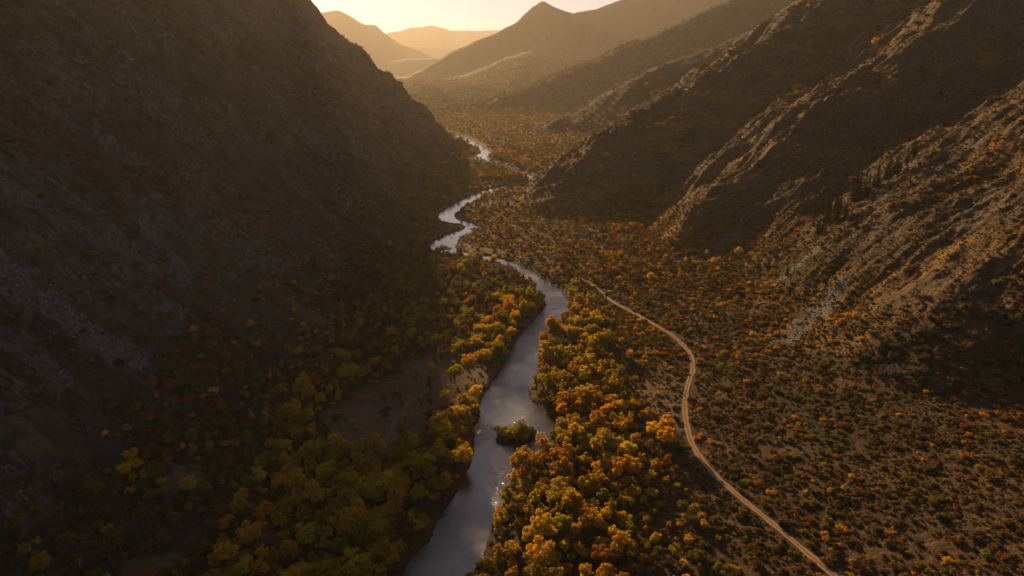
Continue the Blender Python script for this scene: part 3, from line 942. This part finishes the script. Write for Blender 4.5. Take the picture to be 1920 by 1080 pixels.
# trees -------------------------------------------------------------
TX, TY, TS, TK, TI = [], [], [], [], []          # x, y, scale, colour index, mesh index

def add_trees(x, y, s, k, i):
    TX.append(x); TY.append(y); TS.append(s); TK.append(k); TI.append(i)

def hue(x, y, order, w, f=24.0, spread=0.55):
    """colours in drifts: neighbours tend to turn together"""
    key = 0.5 + 0.55 * fbm(x / f + 3, y / f - 8, 2) + spread * rng.uniform(-0.5, 0.5, len(x))
    key = np.clip(key, 0, 0.9999)
    c = np.cumsum(w) / np.sum(w)
    return np.array([TN.index(o) for o in order])[np.searchsorted(c, key)]

WARM = ['rust red', 'orange', 'golden', 'yellow green', 'olive green']
x, y = scatter(-175, 92, 120, 460, 4.4)
D = density(x, y)
left = D['left']
p_left = (0.7 + 0.5 * sstep(-0.25, 0.25, D['patch']) + 0.5 * sstep(14, 5, D['rd'])) * (0.95 * sstep(-175, -135, x + 14 * fbm(x / 40, y / 40, 2)) * sstep(340, 260, y) + 0.6 * sstep(-136, -102, x + 14 * fbm(x / 40, y / 40, 2))) * sstep(34, 14, D['up'])
p_left = p_left * (1 - D['clear']) * sstep(2.5, 5, D['track']) * sstep(1.5, 4, D['lane'])
p_right = (0.7 + 0.5 * sstep(-0.3, 0.2, D['patch'])) * (0.8 * sstep(60, 48, x + 6 * fbm(x / 20, y / 20, 2)) + 0.2 * sstep(76, 66, x) * sstep(290, 250, y)) * sstep(455, 400, y) * sstep(3, 8, D['road']) * sstep(52, 40, D['rd'])
p = np.where(left, p_left, p_right)
k = (rng.uniform(0, 1, len(x)) < p) & (D['rd'] > 2.0) & (D['isl'] < -0.5)
x, y, left, rd = x[k], y[k], left[k], D['rd'][k]
kl = hue(x, y, ['brown', 'orange', 'golden', 'yellow green', 'olive green'], [0.12, 0.17, 0.43, 0.20, 0.08])
kf = hue(x, y, ['rust red', 'brown', 'golden', 'yellow green', 'olive green'], [0.10, 0.26, 0.16, 0.22, 0.26])
kr = hue(x, y, WARM, [0.03, 0.25, 0.47, 0.19, 0.06])
ke = hue(x, y, ['rust red', 'brown', 'grey brown', 'olive green', 'golden'], [0.18, 0.28, 0.14, 0.20, 0.20])
far_left = rng.uniform(0, 1, len(x)) < sstep(250, 330, y) * sstep(26, 12, -(-rd))
kk = np.where(left, np.where((y > 300) & (rd > 22), kf, kl), kr)
kk = np.where(left & (rd < 20) & (y > 300), kr, kk)
edge = left & (x < -98 + 8 * fbm(x / 15, y / 15, 2))
kk = np.where(edge, ke, kk)
s = (0.42 + 0.5 * rng.uniform(0, 1, len(x)) ** 1.3) * np.where(left & (y > 330) & (rd > 22), 0.75, 1.0) * np.where(edge, 0.68, 1.0)
add_trees(x, y, s, kk, rng.integers(0, len(COT), len(x)))
# smaller growth between the tall trees
x, y = scatter(-150, 74, 125, 470, 5.8)
D = density(x, y)
p = np.where(D['left'], sstep(-135, -100, x) * 0.7, sstep(72, 58, x) * sstep(480, 420, y) * 0.85) * (1 - D['clear']) * sstep(3, 6, D['lane']) * sstep(2.5, 5, D['track']) * sstep(3, 7, D['road'])
k = (rng.uniform(0, 1, len(x)) < p) & (D['rd'] > 1.5) & (D['isl'] < -0.5)
x, y = x[k], y[k]
add_trees(x, y, rng.uniform(0.28, 0.5, len(x)), hue(x, y, ['rust red', 'brown', 'orange', 'golden', 'olive green', 'yellow green'], [0.8, 1, 1.2, 1.4, 0.8, 1]), rng.integers(0, len(COT), len(x)))
# woods farther up the valley
x, y = scatter(-160, 260, 440, 1100, 5.6)
D = density(x, y)
p = np.where(D['left'], 0.95 * sstep(-130, -95, x), 0.28 + 0.35 * sstep(20, 5, D['rd']) + 0.3 * sstep(0.0, 0.4, D['patch'])) * sstep(20, 6, D['up']) * (1 - D['clear'])
p = p * np.where(y > 540, sstep(2, 11, D['rd']), 1)
k = (rng.uniform(0, 1, len(x)) < p) & (D['rd'] > 2.5) & (D['road'] > 3)
x, y, left, rd = x[k], y[k], D['left'][k], D['rd'][k]
kl = hue(x, y, ['rust red', 'brown', 'grey brown', 'olive green', 'yellow green'], [0.12, 0.30, 0.12, 0.28, 0.18])
kr = hue(x, y, ['rust red', 'orange', 'brown', 'golden', 'olive green'], [0.20, 0.18, 0.32, 0.10, 0.20])
add_trees(x, y, rng.uniform(0.38, 0.78, len(x)) * np.where(left, 1, 0.72), np.where(left & (rd > 12), kl, kr), rng.integers(0, len(COT), len(x)))
x, y = scatter(-420, 620, 1000, 2700, 9.0)
D = density(x, y)
p = (0.45 + 0.6 * sstep(-0.1, 0.35, D['patch'])) * np.where(D['ident'] == 0, 1, np.where(D['ident'] == 1, 0.06, 0.5) * sstep(160, 30, D['up'])) * (1 - D['clear'])
p = p * np.where(y < 1700, sstep(3, 13, D['rd']), 1)
k = (rng.uniform(0, 1, len(x)) < p) & (D['rd'] > 4) & in_view(x, y, D['z'], 250)
x, y = x[k], y[k]
add_trees(x, y, rng.uniform(0.5, 1.0, len(x)), hue(x, y, ['rust red', 'orange', 'golden', 'brown', 'olive green'], [0.13, 0.14, 0.10, 0.37, 0.26], 60.0), rng.integers(0, len(COT), len(x)))

x, y = scatter(-1000, 900, 2600, 5600, 14)
D = density(x, y)
k = (rng.uniform(0, 1, len(x)) < 0.75 + 0.5 * D['patch']) & in_view(x, y, D['z'], 120) & (D['up'] < 260) & (D['rd'] > 4)
x, y = x[k], y[k]
add_trees(x, y, rng.uniform(1.0, 1.7, len(x)), hue(x, y, ['rust red', 'brown', 'olive green', 'dark green'], [0.03, 0.17, 0.3, 0.5], 150.0), rng.integers(0, len(COT), len(x)))

# trees and bushes standing alone where the photograph shows them: pixel of the foot, height, colour, mesh
SOLO = [(782, 718, 9, 'golden', 3, 'slim'), (806, 741, 9, 'grey brown', 6, 'narrow bare'), (853, 718, 10.5, 'yellow green', 0, 'broad'), (750, 755, 5.5, 'olive green', 6, 'small pointed'),
        (723, 760, 5, 'rust red', 4, 'small'), (727, 776, 3.6, 'brown', 2, 'tiny round'), (790, 762, 5, 'yellow green', 2, 'small round'), (837, 757, 7, 'golden', 4, 'round topped'),
        (766, 780, 5.5, 'orange', 3, 'small slim'), (803, 792, 5.5, 'brown', 4, 'small spreading'), (830, 779, 6, 'grey brown', 7, 'thin half bare'), (820, 799, 6, 'olive green', 1, 'leafy'),
        (650, 744, 7.5, 'olive green', 1, 'tall'), (757, 728, 5.5, 'yellow green', 2, 'dense low'), (1385, 484, 8.5, 'golden', 2, 'bright'), (1455, 665, 4.5, 'orange', 4, 'small'),
        (1348, 746, 3.4, 'golden', 2, 'low round'), (1175, 905, 10.5, 'orange', 2, 'big round'), (806, 706, 8, 'golden', 0, 'leafy'), (880, 700, 10, 'orange', 5, 'big spreading'),
        (905, 690, 11, 'golden', 0, 'tall bright'), (1078, 545, 9, 'golden', 1, 'tall'), (1595, 905, 3, 'golden', 2, 'low round'), (1580, 925, 3, 'golden', 4, 'low'), (1555, 928, 2.6, 'golden', 2, 'tiny round')]
tree_rows = []
for px, py, hgt, c, mi, look in SOLO:
    X, Y, Z = at(px, py)
    zz = float(height(np.array([X]), np.array([Y]))[0][0])
    place = ('in the bare meadow by the wheel track' if px < 860 and py > 690 and px > 640 and (px, py) != (880, 700) else
             'alone on the right hillside above the bench' if px == 1385 else 'among orange scrub at the foot of the right slope' if px == 1455 else
             'beside the bend of the dirt road' if px == 1348 else 'in the right bank grove below the island' if px == 1175 else
             'by the dirt road below the dark slope' if py > 900 else 'beside the river at the far end of the right grove' if px == 1078 else 'on the sunlit left bank above the island')
    base = [11, 12, 10, 12.5, 9.5, 11.5, 13, 9][mi]
    r = thing('cottonwood_tree', (X, Y, zz - 0.1), hgt / base, random.uniform(0, 6.28), COT[mi][0], COT[mi][1], np.array(TINT[c]) * random.uniform(0.9, 1.1), 'trunk', 'crown', 'tree', 'cottonwoods of the valley floor')
    tree_rows.append((r, px, py, look + ' ' + c, place))
SX = np.array([r[0].location.x for r in tree_rows]); SY = np.array([r[0].location.y for r in tree_rows])

x, y, s, kc, mi = (np.concatenate(v) for v in (TX, TY, TS, TK, TI))
gap = np.full(len(x), 99.0)
for a, b in zip(SX, SY): gap = np.minimum(gap, np.hypot(x - a, y - b))
k = gap > 3.6
x, y, s, kc, mi = x[k], y[k], s[k], kc[k], mi[k]
z = height(x, y)[0] - 0.15
col_t = shade(kc)
px, py, dep = project(x, y, z + 6 * s)
vis = (px > 5) & (px < 1915) & (py > 5) & (py < 1092)
big = np.where(vis, s / dep, -1)
order = np.argsort(-big)
N_IND = 300 - len(SOLO)
ind, rest = order[:N_IND], order[N_IND:]
rdist, rside = river_dist(x[ind], y[ind])
for j, q in enumerate(ind):
    wd = rng.uniform(0.82, 1.15)
    r = thing('cottonwood_tree', (x[q], y[q], z[q]), (s[q] * wd, s[q] * wd, s[q] * rng.uniform(0.9, 1.3)), rng.uniform(0, 6.28), COT[mi[q]][0], COT[mi[q]][1], col_t[q], 'trunk', 'crown', 'tree', 'cottonwoods of the valley floor')
    size = 'small' if s[q] < 0.55 else 'medium' if s[q] < 0.82 else 'tall'
    isl_y = ISL[1]
    along = 'at bottom edge' if py[q] > 1020 else 'well below island' if y[q] < isl_y - 62 else 'just below island' if y[q] < isl_y - 12 else 'level with island' if y[q] < isl_y + 18 else 'above island'
    if rside[j] < 0:
        where = 'at right water edge' if rdist[j] < 9 else 'in right bank grove' if rdist[j] < 26 else 'on road side of right grove'
    else:
        where = 'at left water edge' if rdist[j] < 9 else 'in left bank wood' if rdist[j] < 32 else 'far back in left wood' if rdist[j] < 58 else 'at dark edge of left wood'
    tree_rows.append((r, px[q], py[q], size + ' ' + TN[kc[q]], where + ' ' + along))
settle(tree_rows, 'cottonwood')
near = rest[(dep[rest] < 620)]
farr = rest[(dep[rest] >= 620)]
P = np.stack([x, y, z], -1)
mass('woodland', 'autumn woodland of olive, brown and gold trees filling the valley floor', 'woodland', P[near], np.stack([s[near] * rng.uniform(0.8, 1.15, len(near)), s[near] * rng.uniform(0.8, 1.15, len(near)), s[near] * rng.uniform(0.85, 1.3, len(near))], -1), mi[near], col_t[near], H_COT)
mass('far_woodland', 'distant rust and gold woods where the valley narrows into haze', 'woodland', P[farr], s[farr] * 1.0, mi[farr] % len(FAR), col_t[farr], H_FAR)

# conifers ---------------------------------------------------------
cx, cy, cs, rows = [], [], [], []
for px_, py_, h in [(1550, 428, 19), (1562, 410, 14), (1578, 402, 15), (1592, 392, 17), (1606, 388, 13), (1618, 380, 15), (1630, 372, 14), (1642, 364, 15), (1655, 350, 14), (1668, 342, 13), (1682, 330, 12), (1696, 318, 12), (1708, 306, 10), (1538, 448, 10),
                    (1522, 436, 9), (1605, 432, 9), (1470, 478, 8), (1440, 505, 8), (1480, 520, 7), (1420, 520, 7), (1585, 420, 12), (1635, 392, 9), (1570, 432, 8), (1660, 372, 9), (1720, 300, 9), (1540, 410, 12)]:
    X, Y, Z = at(px_, py_)
    for rep in range(2):
        cx.append(X + rng.normal(0, 3.5) * (rep > 0) + rng.normal(0, 1)); cy.append(Y + rng.normal(0, 5) * (rep > 0) + rng.normal(0, 2)); cs.append(1.45 * h / 13.0 * rng.uniform(0.5, 1.05) * (1 - 0.3 * rep)); rows.append('in the gully between the right hillside spurs')
x, y = scatter(-420, -95, 180, 760, 15.0)
D = density(x, y)
k = (rng.uniform(0, 1, len(x)) < 0.16 + 0.25 * sstep(0.1, 0.5, D['patch'])) & (D['up'] > 8) & (D['rocks'] < 0.3) & in_view(x, y, D['z'], 0)
for a, b in list(zip(x[k], y[k]))[:170]:
    cx.append(a); cy.append(b); cs.append(rng.uniform(0.2, 0.42)); rows.append('on the shaded left mountainside')
cx, cy, cs = np.array(cx), np.array(cy), np.array(cs)
cz = height(cx, cy)[0] - 0.3
px, py, dep = project(cx, cy, cz)
crow = []
for i in range(len(cx)):
    t = TV[TN.index('dark green')] * rng.uniform(0.7, 1.2)
    m_ = CON[i % len(CON)]
    r = thing('conifer_tree', (cx[i], cy[i], cz[i]), cs[i], rng.uniform(0, 6.28), m_[0], m_[1], t, 'trunk', 'needles', 'tree', 'dark conifers on the slopes')
    look = 'tall dark' if cs[i] > 1.0 else 'dark' if cs[i] > 0.5 else 'small dark' if cs[i] > 0.3 else 'stunted dark'
    pl = rows[i] if px[i] > 1000 else rows[i]
    if 'gully' in pl: pl += ', upper end' if px[i] > 1650 else ', middle' if px[i] > 1575 else ', tall cluster' if px[i] > 1510 else ', lower end'
    if 'left' in pl:
        pl = 'on left mountainside ' + ('high up' if py[i] < 250 else 'above the grey scree' if py[i] < 430 else 'between the scree streaks' if py[i] < 600 else 'low down') + (' at left edge' if px[i] < 80 else ' near left edge' if px[i] < 190 else ' toward the wood' if px[i] > 420 else ' midway across')
    crow.append((r, px[i], py[i], look, pl))
settle(crow, 'conifer')

# shrubs -----------------------------------------------------------
BX, BY, BS, BK = [], [], [], []
def add_shrubs(x, y, s, k): BX.append(x); BY.append(y); BS.append(s); BK.append(k)

x, y = scatter(-480, 460, 90, 760, 2.5)
k = in_view(x, y, 30 + 0 * x, 900); x, y = x[k], y[k]
D = density(x, y)
k = in_view(x, y, D['z'], 560); x, y = x[k], y[k]; D = {a: b[k] for a, b in D.items()}
L_ = D['ident'] == 1; R_ = D['ident'] == 2; F_ = D['ident'] == 0
lit = R_ & (D['up'] > 6)
p = np.where(L_, (0.45 + 0.5 * sstep(-0.2, 0.4, D['patch'])) * (0.7 + 0.9 * sstep(70, 20, D['up'])), np.where(lit, 0.10 + 0.32 * sstep(0.0, 0.5, D['patch']) + 0.5 * sstep(26, 8, D['up']), np.where(x > 40, 0.85, 0.75)))
p = np.where(R_ & (y > 400) & (D['up'] > 6), 0.5 + 0.3 * D['patch'], p)
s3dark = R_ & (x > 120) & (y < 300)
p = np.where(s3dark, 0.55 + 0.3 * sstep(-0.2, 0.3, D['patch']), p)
p = p * (1 - 0.93 * D['rocks']) * (1 - 0.75 * D['clear']) * sstep(1.5, 2.6, D['road']) * sstep(1.2, 2.2, D['track']) * sstep(1.5, 2.8, D['lane'])
p = p * (0.35 + 1.15 * sstep(-0.25, 0.3, fbm(x / 9, y / 9, 2)))
k = (rng.uniform(0, 1, len(x)) < p) & (D['rd'] > 1.0)
x, y = x[k], y[k]; D = {a: b[k] for a, b in D.items()}
L_, R_, s3d = D['ident'] == 1, D['ident'] == 2, s3dark[k]
kl = hue(x, y, ['rust red', 'brown', 'grey brown', 'sage green', 'dark green'], [0.04, 0.24, 0.36, 0.2, 0.16], 30)
kr = hue(x, y, ['orange', 'rust red', 'brown', 'olive green', 'dark green'], [0.06, 0.15, 0.43, 0.24, 0.12], 22, 0.9)
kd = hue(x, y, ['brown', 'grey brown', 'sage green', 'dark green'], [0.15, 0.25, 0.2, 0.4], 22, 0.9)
ku = hue(x, y, ['rust red', 'orange', 'brown', 'golden', 'olive green', 'sage green'], [0.12, 0.08, 0.34, 0.10, 0.22, 0.14], 20, 0.8)
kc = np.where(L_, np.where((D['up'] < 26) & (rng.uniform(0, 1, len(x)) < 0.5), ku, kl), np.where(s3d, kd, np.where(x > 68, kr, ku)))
s = rng.gamma(4.0, 0.22, len(x)) + 0.3
s = np.clip(s, 0.35, 2.6) * np.where(L_, 1.15, np.where(s3d, 1.55, 0.9))
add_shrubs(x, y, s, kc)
x, y = scatter(40, 240, 100, 520, 1.7)
D = density(x, y)
p = 0.75 * sstep(-0.1, 0.35, fbm(x / 6.5 + 40, y / 6.5, 3)) * sstep(1.4, 2.4, D['road']) * sstep(30, 10, D['up']) * (1 - D['rocks'])
k = (rng.uniform(0, 1, len(x)) < p) & (D['rd'] > 16) & in_view(x, y, D['z'], 450)
x, y = x[k], y[k]
add_shrubs(x, y, rng.gamma(3.0, 0.13, len(x)) + 0.2, hue(x, y, ['orange', 'rust red', 'brown', 'olive green', 'sage green'], [0.12, 0.22, 0.34, 0.2, 0.12], 14, 0.6))
# orange scrub at the foot of the right slopes
x, y = scatter(40, 260, 300, 760, 3.6)
D = density(x, y)
p = sstep(40, 8, D['up']) * (0.35 + 0.6 * sstep(-0.2, 0.3, D['patch'])) * (1 - 0.95 * D['rocks']) * sstep(2.2, 4, D['road']) * sstep(60, 75, x + 0.06 * (460 - y)) * sstep(305, 350, y)
k = (rng.uniform(0, 1, len(x)) < p) & (D['rd'] > 3)
x, y = x[k], y[k]
add_shrubs(x, y, rng.uniform(0.8, 2.3, len(x)), hue(x, y, ['rust red', 'orange', 'golden', 'brown', 'olive green', 'dark green'], [0.18, 0.20, 0.08, 0.34, 0.14, 0.06], 20, 0.95))
# mid and far slopes
x, y = scatter(-700, 760, 750, 1500, 5.2)
D = density(x, y)
p = np.where(D['ident'] == 1, 0.5 + 0.3 * D['patch'], 0.5 + 0.4 * D['patch'])
k = (rng.uniform(0, 1, len(x)) < p) & (D['rd'] > 2) & in_view(x, y, D['z'], 120)
x, y, L_ = x[k], y[k], (D['ident'] == 1)[k]
kl = hue(x, y, ['brown', 'grey brown', 'dark green'], [0.35, 0.3, 0.35], 60)
kr = hue(x, y, ['rust red', 'orange', 'brown', 'olive green', 'dark green'], [0.12, 0.12, 0.3, 0.26, 0.2], 50)
add_shrubs(x, y, rng.gamma(3.0, 0.55, len(x)) + 0.7, np.where(L_, kl, kr))
x, y = scatter(-200, 1500, 1500, 3600, 17)
D = density(x, y)
k = (rng.uniform(0, 1, len(x)) < 0.5 + 0.5 * D['patch']) & (D['rd'] > 4) & in_view(x, y, D['z'], 120) & (D['up'] > 10)
x, y = x[k], y[k]
add_shrubs(x, y, rng.uniform(2.4, 5.0, len(x)), pick(len(x), {'dark green': 3, 'olive green': 1, 'brown': 1}))
x, y = scatter(-1500, 3200, 3000, 7200, 30)
D = density(x, y)
k = (rng.uniform(0, 1, len(x)) < 0.45 + 0.6 * fbm(x / 260, y / 260, 3)) & in_view(x, y, D['z'], 60) & (D['up'] > 10)
x, y = x[k], y[k]
add_shrubs(x, y, rng.uniform(3.0, 6.5, len(x)), pick(len(x), {'dark green': 3, 'sage green': 2}))
# bushes on the island
isl_pts = [(ISL[0] + dx, ISL[1] + dy, r_) for dx, dy, r_ in ((-6.0, 2.6, 2.6), (-5.2, 0.4, 2.0), (-2.5, 1.2, 2.0), (0.2, 2.2, 2.2), (2.6, 2.6, 2.3), (5.0, 2.8, 2.0), (-0.8, -0.8, 2.2), (1.8, 0.2, 2.4), (4.3, 0.6, 2.1), (0.6, -2.4, 1.8), (3.0, -1.6, 2.0), (-3.2, -1.4, 1.7), (6.6, 1.6, 1.6), (-4.5, 3.5, 1.5))]
isx, isy, iss = (np.array(v) for v in zip(*isl_pts))
x, y, s, kc = (np.concatenate(v) for v in (BX, BY, BS, BK))
z = height(x, y)[0] - 0.04
col_b = shade(kc)
px, py, dep = project(x, y, z + 0.4 * s)
D = density(x, y)
open_ = np.where(D['left'], (D['clear'] > 0.4) | (D['ident'] == 1), (x > 66) | (D['ident'] == 2))
vis = (px > 5) & (px < 1915) & (py > 5) & (py < 1085) & open_
big = np.where(vis, s / dep, -1)
order = np.argsort(-big)
NB = 300 - len(isl_pts)
ind, rest = order[:NB], order[NB:]
brow = []
bm_i = rng.integers(0, len(SHR), len(x))
for q in ind:
    r = thing('shrub', (x[q], y[q], z[q]), (s[q], s[q], s[q] * rng.uniform(0.8, 1.15)), rng.uniform(0, 6.28), SHR[bm_i[q]][0], SHR[bm_i[q]][1], col_b[q], 'stems', 'foliage', 'shrub', 'wild shrubs of the valley')
    size = 'big' if s[q] > 1.9 else 'middling' if s[q] > 1.5 else 'low'
    if x[q] > 0:
        if D['road'][q] < 9: pl = 'right beside dirt road'
        elif x[q] < 105 and px[q] < np.interp(py[q], [p_[1] for p_ in ROAD_PX[::-1]], [p_[0] for p_ in ROAD_PX[::-1]]): pl = 'between grove and dirt road'
        elif D['ident'][q] == 2: pl = 'on the dark lower right slope' if y[q] < 290 else 'on the sunlit right hillside'
        else: pl = 'on bench above dirt road'
        pl += ' near bottom edge' if py[q] > 960 else ' near right edge' if px[q] > 1780 else ' by lower road stretch' if py[q] > 850 else ' by road bend' if py[q] > 650 else ' farther up'
    else:
        pl = 'in the bare left meadow' if D['ident'][q] == 0 else 'on shaded left slope'
        pl += ' near the bottom corner' if py[q] > 900 else ' far below the scree' if py[q] > 800 else ' below the scree' if py[q] > 700 else ' beside lower scree' if py[q] > 560 else ' beside long scree'
    brow.append((r, px[q], py[q], size + ' ' + TN[kc[q]], pl))
zi = height(isx, isy)[0]
for i in range(len(isx)):
    c = ['olive green', 'brown', 'yellow green', 'olive green'][i % 4]
    r = thing('shrub', (isx[i], isy[i], zi[i] - 0.1), (iss[i] * 1.6, iss[i] * 1.6, iss[i] * random.uniform(1.5, 2.1) * (1.5 - 0.12 * math.hypot(isx[i] - ISL[0] - 1, isy[i] - ISL[1]))), i * 1.3, SHR[i % 5][0], SHR[i % 5][1], np.array(TINT[c]) * random.uniform(0.8, 1.1), 'stems', 'foliage', 'shrub', 'bushes on the river island')
    q1, q2, _ = project(isx[i], isy[i], zi[i])
    brow.append((r, q1, q2, 'rounded ' + c, 'on the river island'))
settle(brow, 'shrub')
P = np.stack([x, y, z], -1)
mass('scrub', 'brown, grey and dark green scrub covering the slopes and the bench', 'scrub', P[rest], np.stack([s, s, s * rng.uniform(0.8, 1.15, len(s))], -1)[rest], bm_i[rest], col_b[rest], H_SHR)

# dry grass on the right slopes and bench
x, y = scatter(40, 330, 100, 640, 1.5)
D = density(x, y)
p = np.where(D['ident'] == 2, 0.8, 0.6) * (1 - 0.9 * D['rocks']) * sstep(1.9, 2.6, D['road']) * sstep(0.0, 0.2, D['patch'] + 0.35)
k = (rng.uniform(0, 1, len(x)) < p) & (D['rd'] > 20) & in_view(x, y, D['z'], 400)
x, y = x[k], y[k]
zz = height(x, y)[0] - 0.03
s = rng.uniform(0.25, 0.9, len(x)) ** 1.4 + 0.15
g_t = np.clip(np.array([0.32, 0.195, 0.07]) * rng.uniform(0.45, 1.3, (len(x), 1)) * rng.uniform(0.85, 1.15, (len(x), 3)), 0, 1)
mass('dry_grass', 'tufts of dry golden grass over the sunlit hillside and bench', 'grass', np.stack([x, y, zz], -1), np.stack([s, s, s * 0.8], -1), rng.integers(0, 5, len(x)), g_t, H_SHR)

# stones of the scree, boulders in the river ------------------------
x, y = scatter(-330, 300, 150, 620, 1.7)
D = density(x, y)
k = (rng.uniform(0, 1, len(x)) < 0.7 * D['rocks'] + 0.07 * (D['up'] > 5) + 0.6 * gravel(x, y, D['rd']) * (D['rd'] > -0.5)) & in_view(x, y, D['z'], 60)
x, y = x[k], y[k]
zz = height(x, y)[0]
s = rng.gamma(2.2, 0.16, len(x)) + 0.12
mass('scree_stones', 'loose grey stones lying in streaks down the slopes', 'scree', np.stack([x, y, zz], -1), np.clip(s, 0.12, 1.3), rng.integers(0, 5, len(x)), np.tile([[0.2, 0.2, 0.2]], (len(x), 1)), H_STN, 0.5)
srow = []
for i, (a, b, r_) in enumerate([(868, 479, 1.6), (878, 480, 2.4), (886, 483, 1.8), (893, 486, 2.0), (902, 483, 1.2), (858, 478, 1.3), (842, 476, 1.5), (866, 425, 1.8), (852, 432, 1.4), (846, 446, 1.6), (985, 515, 1.0), (992, 519, 0.9), (1032, 838, 0.7), (1022, 826, 0.6), (898, 872, 0.5), (880, 862, 0.6)]):
    X, Y, _ = at_z(a, b)
    o = bpy.data.objects.new('boulder', STN[i % 5])
    o.location = (X, Y, 0.1 * r_); o.scale = (r_, r_ * 0.8, r_ * 0.55); o.rotation_euler = (0.1, 0.1, i * 1.1)
    col.objects.link(o)
    tag(o, None, 'boulder', 'boulders in the river')
    pl = 'in the side channel by the island' if a > 1000 else 'in the river at the left shore near the island' if b > 800 else 'in the rapids below the near bend' if b > 500 else 'in the bright shallow reach' if b > 470 else 'in the rapids of the far bend'
    srow.append((o, a, b, 'wide dark' if r_ > 1.7 else 'dark' if r_ > 1.0 else 'small dark', pl))
settle(srow, 'boulder')

# ------------------------------------------------------------------ haze in the valley
def haze():
    x0, x1, y0, y1, z0, z1 = -22000, 22000, -3000, 29000, -40, 1620
    v = [(x, y, z) for z in (z0, z1) for y in (y0, y1) for x in (x0, x1)]
    f = [(0, 2, 3, 1), (4, 5, 7, 6), (0, 1, 5, 4), (2, 6, 7, 3), (0, 4, 6, 2), (1, 3, 7, 5)]
    me = bpy.data.meshes.new('haze')
    me.from_pydata(v, [], f)
    m, nt, out = mat('valley haze')
    p = N(nt, 'ShaderNodeVolumePrincipled')
    p.inputs['Color'].default_value = (0.70, 0.645, 0.56, 1)
    p.inputs['Density'].default_value = HAZE_DENSITY
    p.inputs['Anisotropy'].default_value = 0.38
    nt.links.new(p.outputs[0], out.inputs['Volume'])
    me.materials.append(m)
    o = bpy.data.objects.new('haze', me)
    col.objects.link(o)
    tag(o, kind='stuff', label='thin golden haze filling the valley air', cat='haze')

HAZE_DENSITY = 0.46e-4
haze()
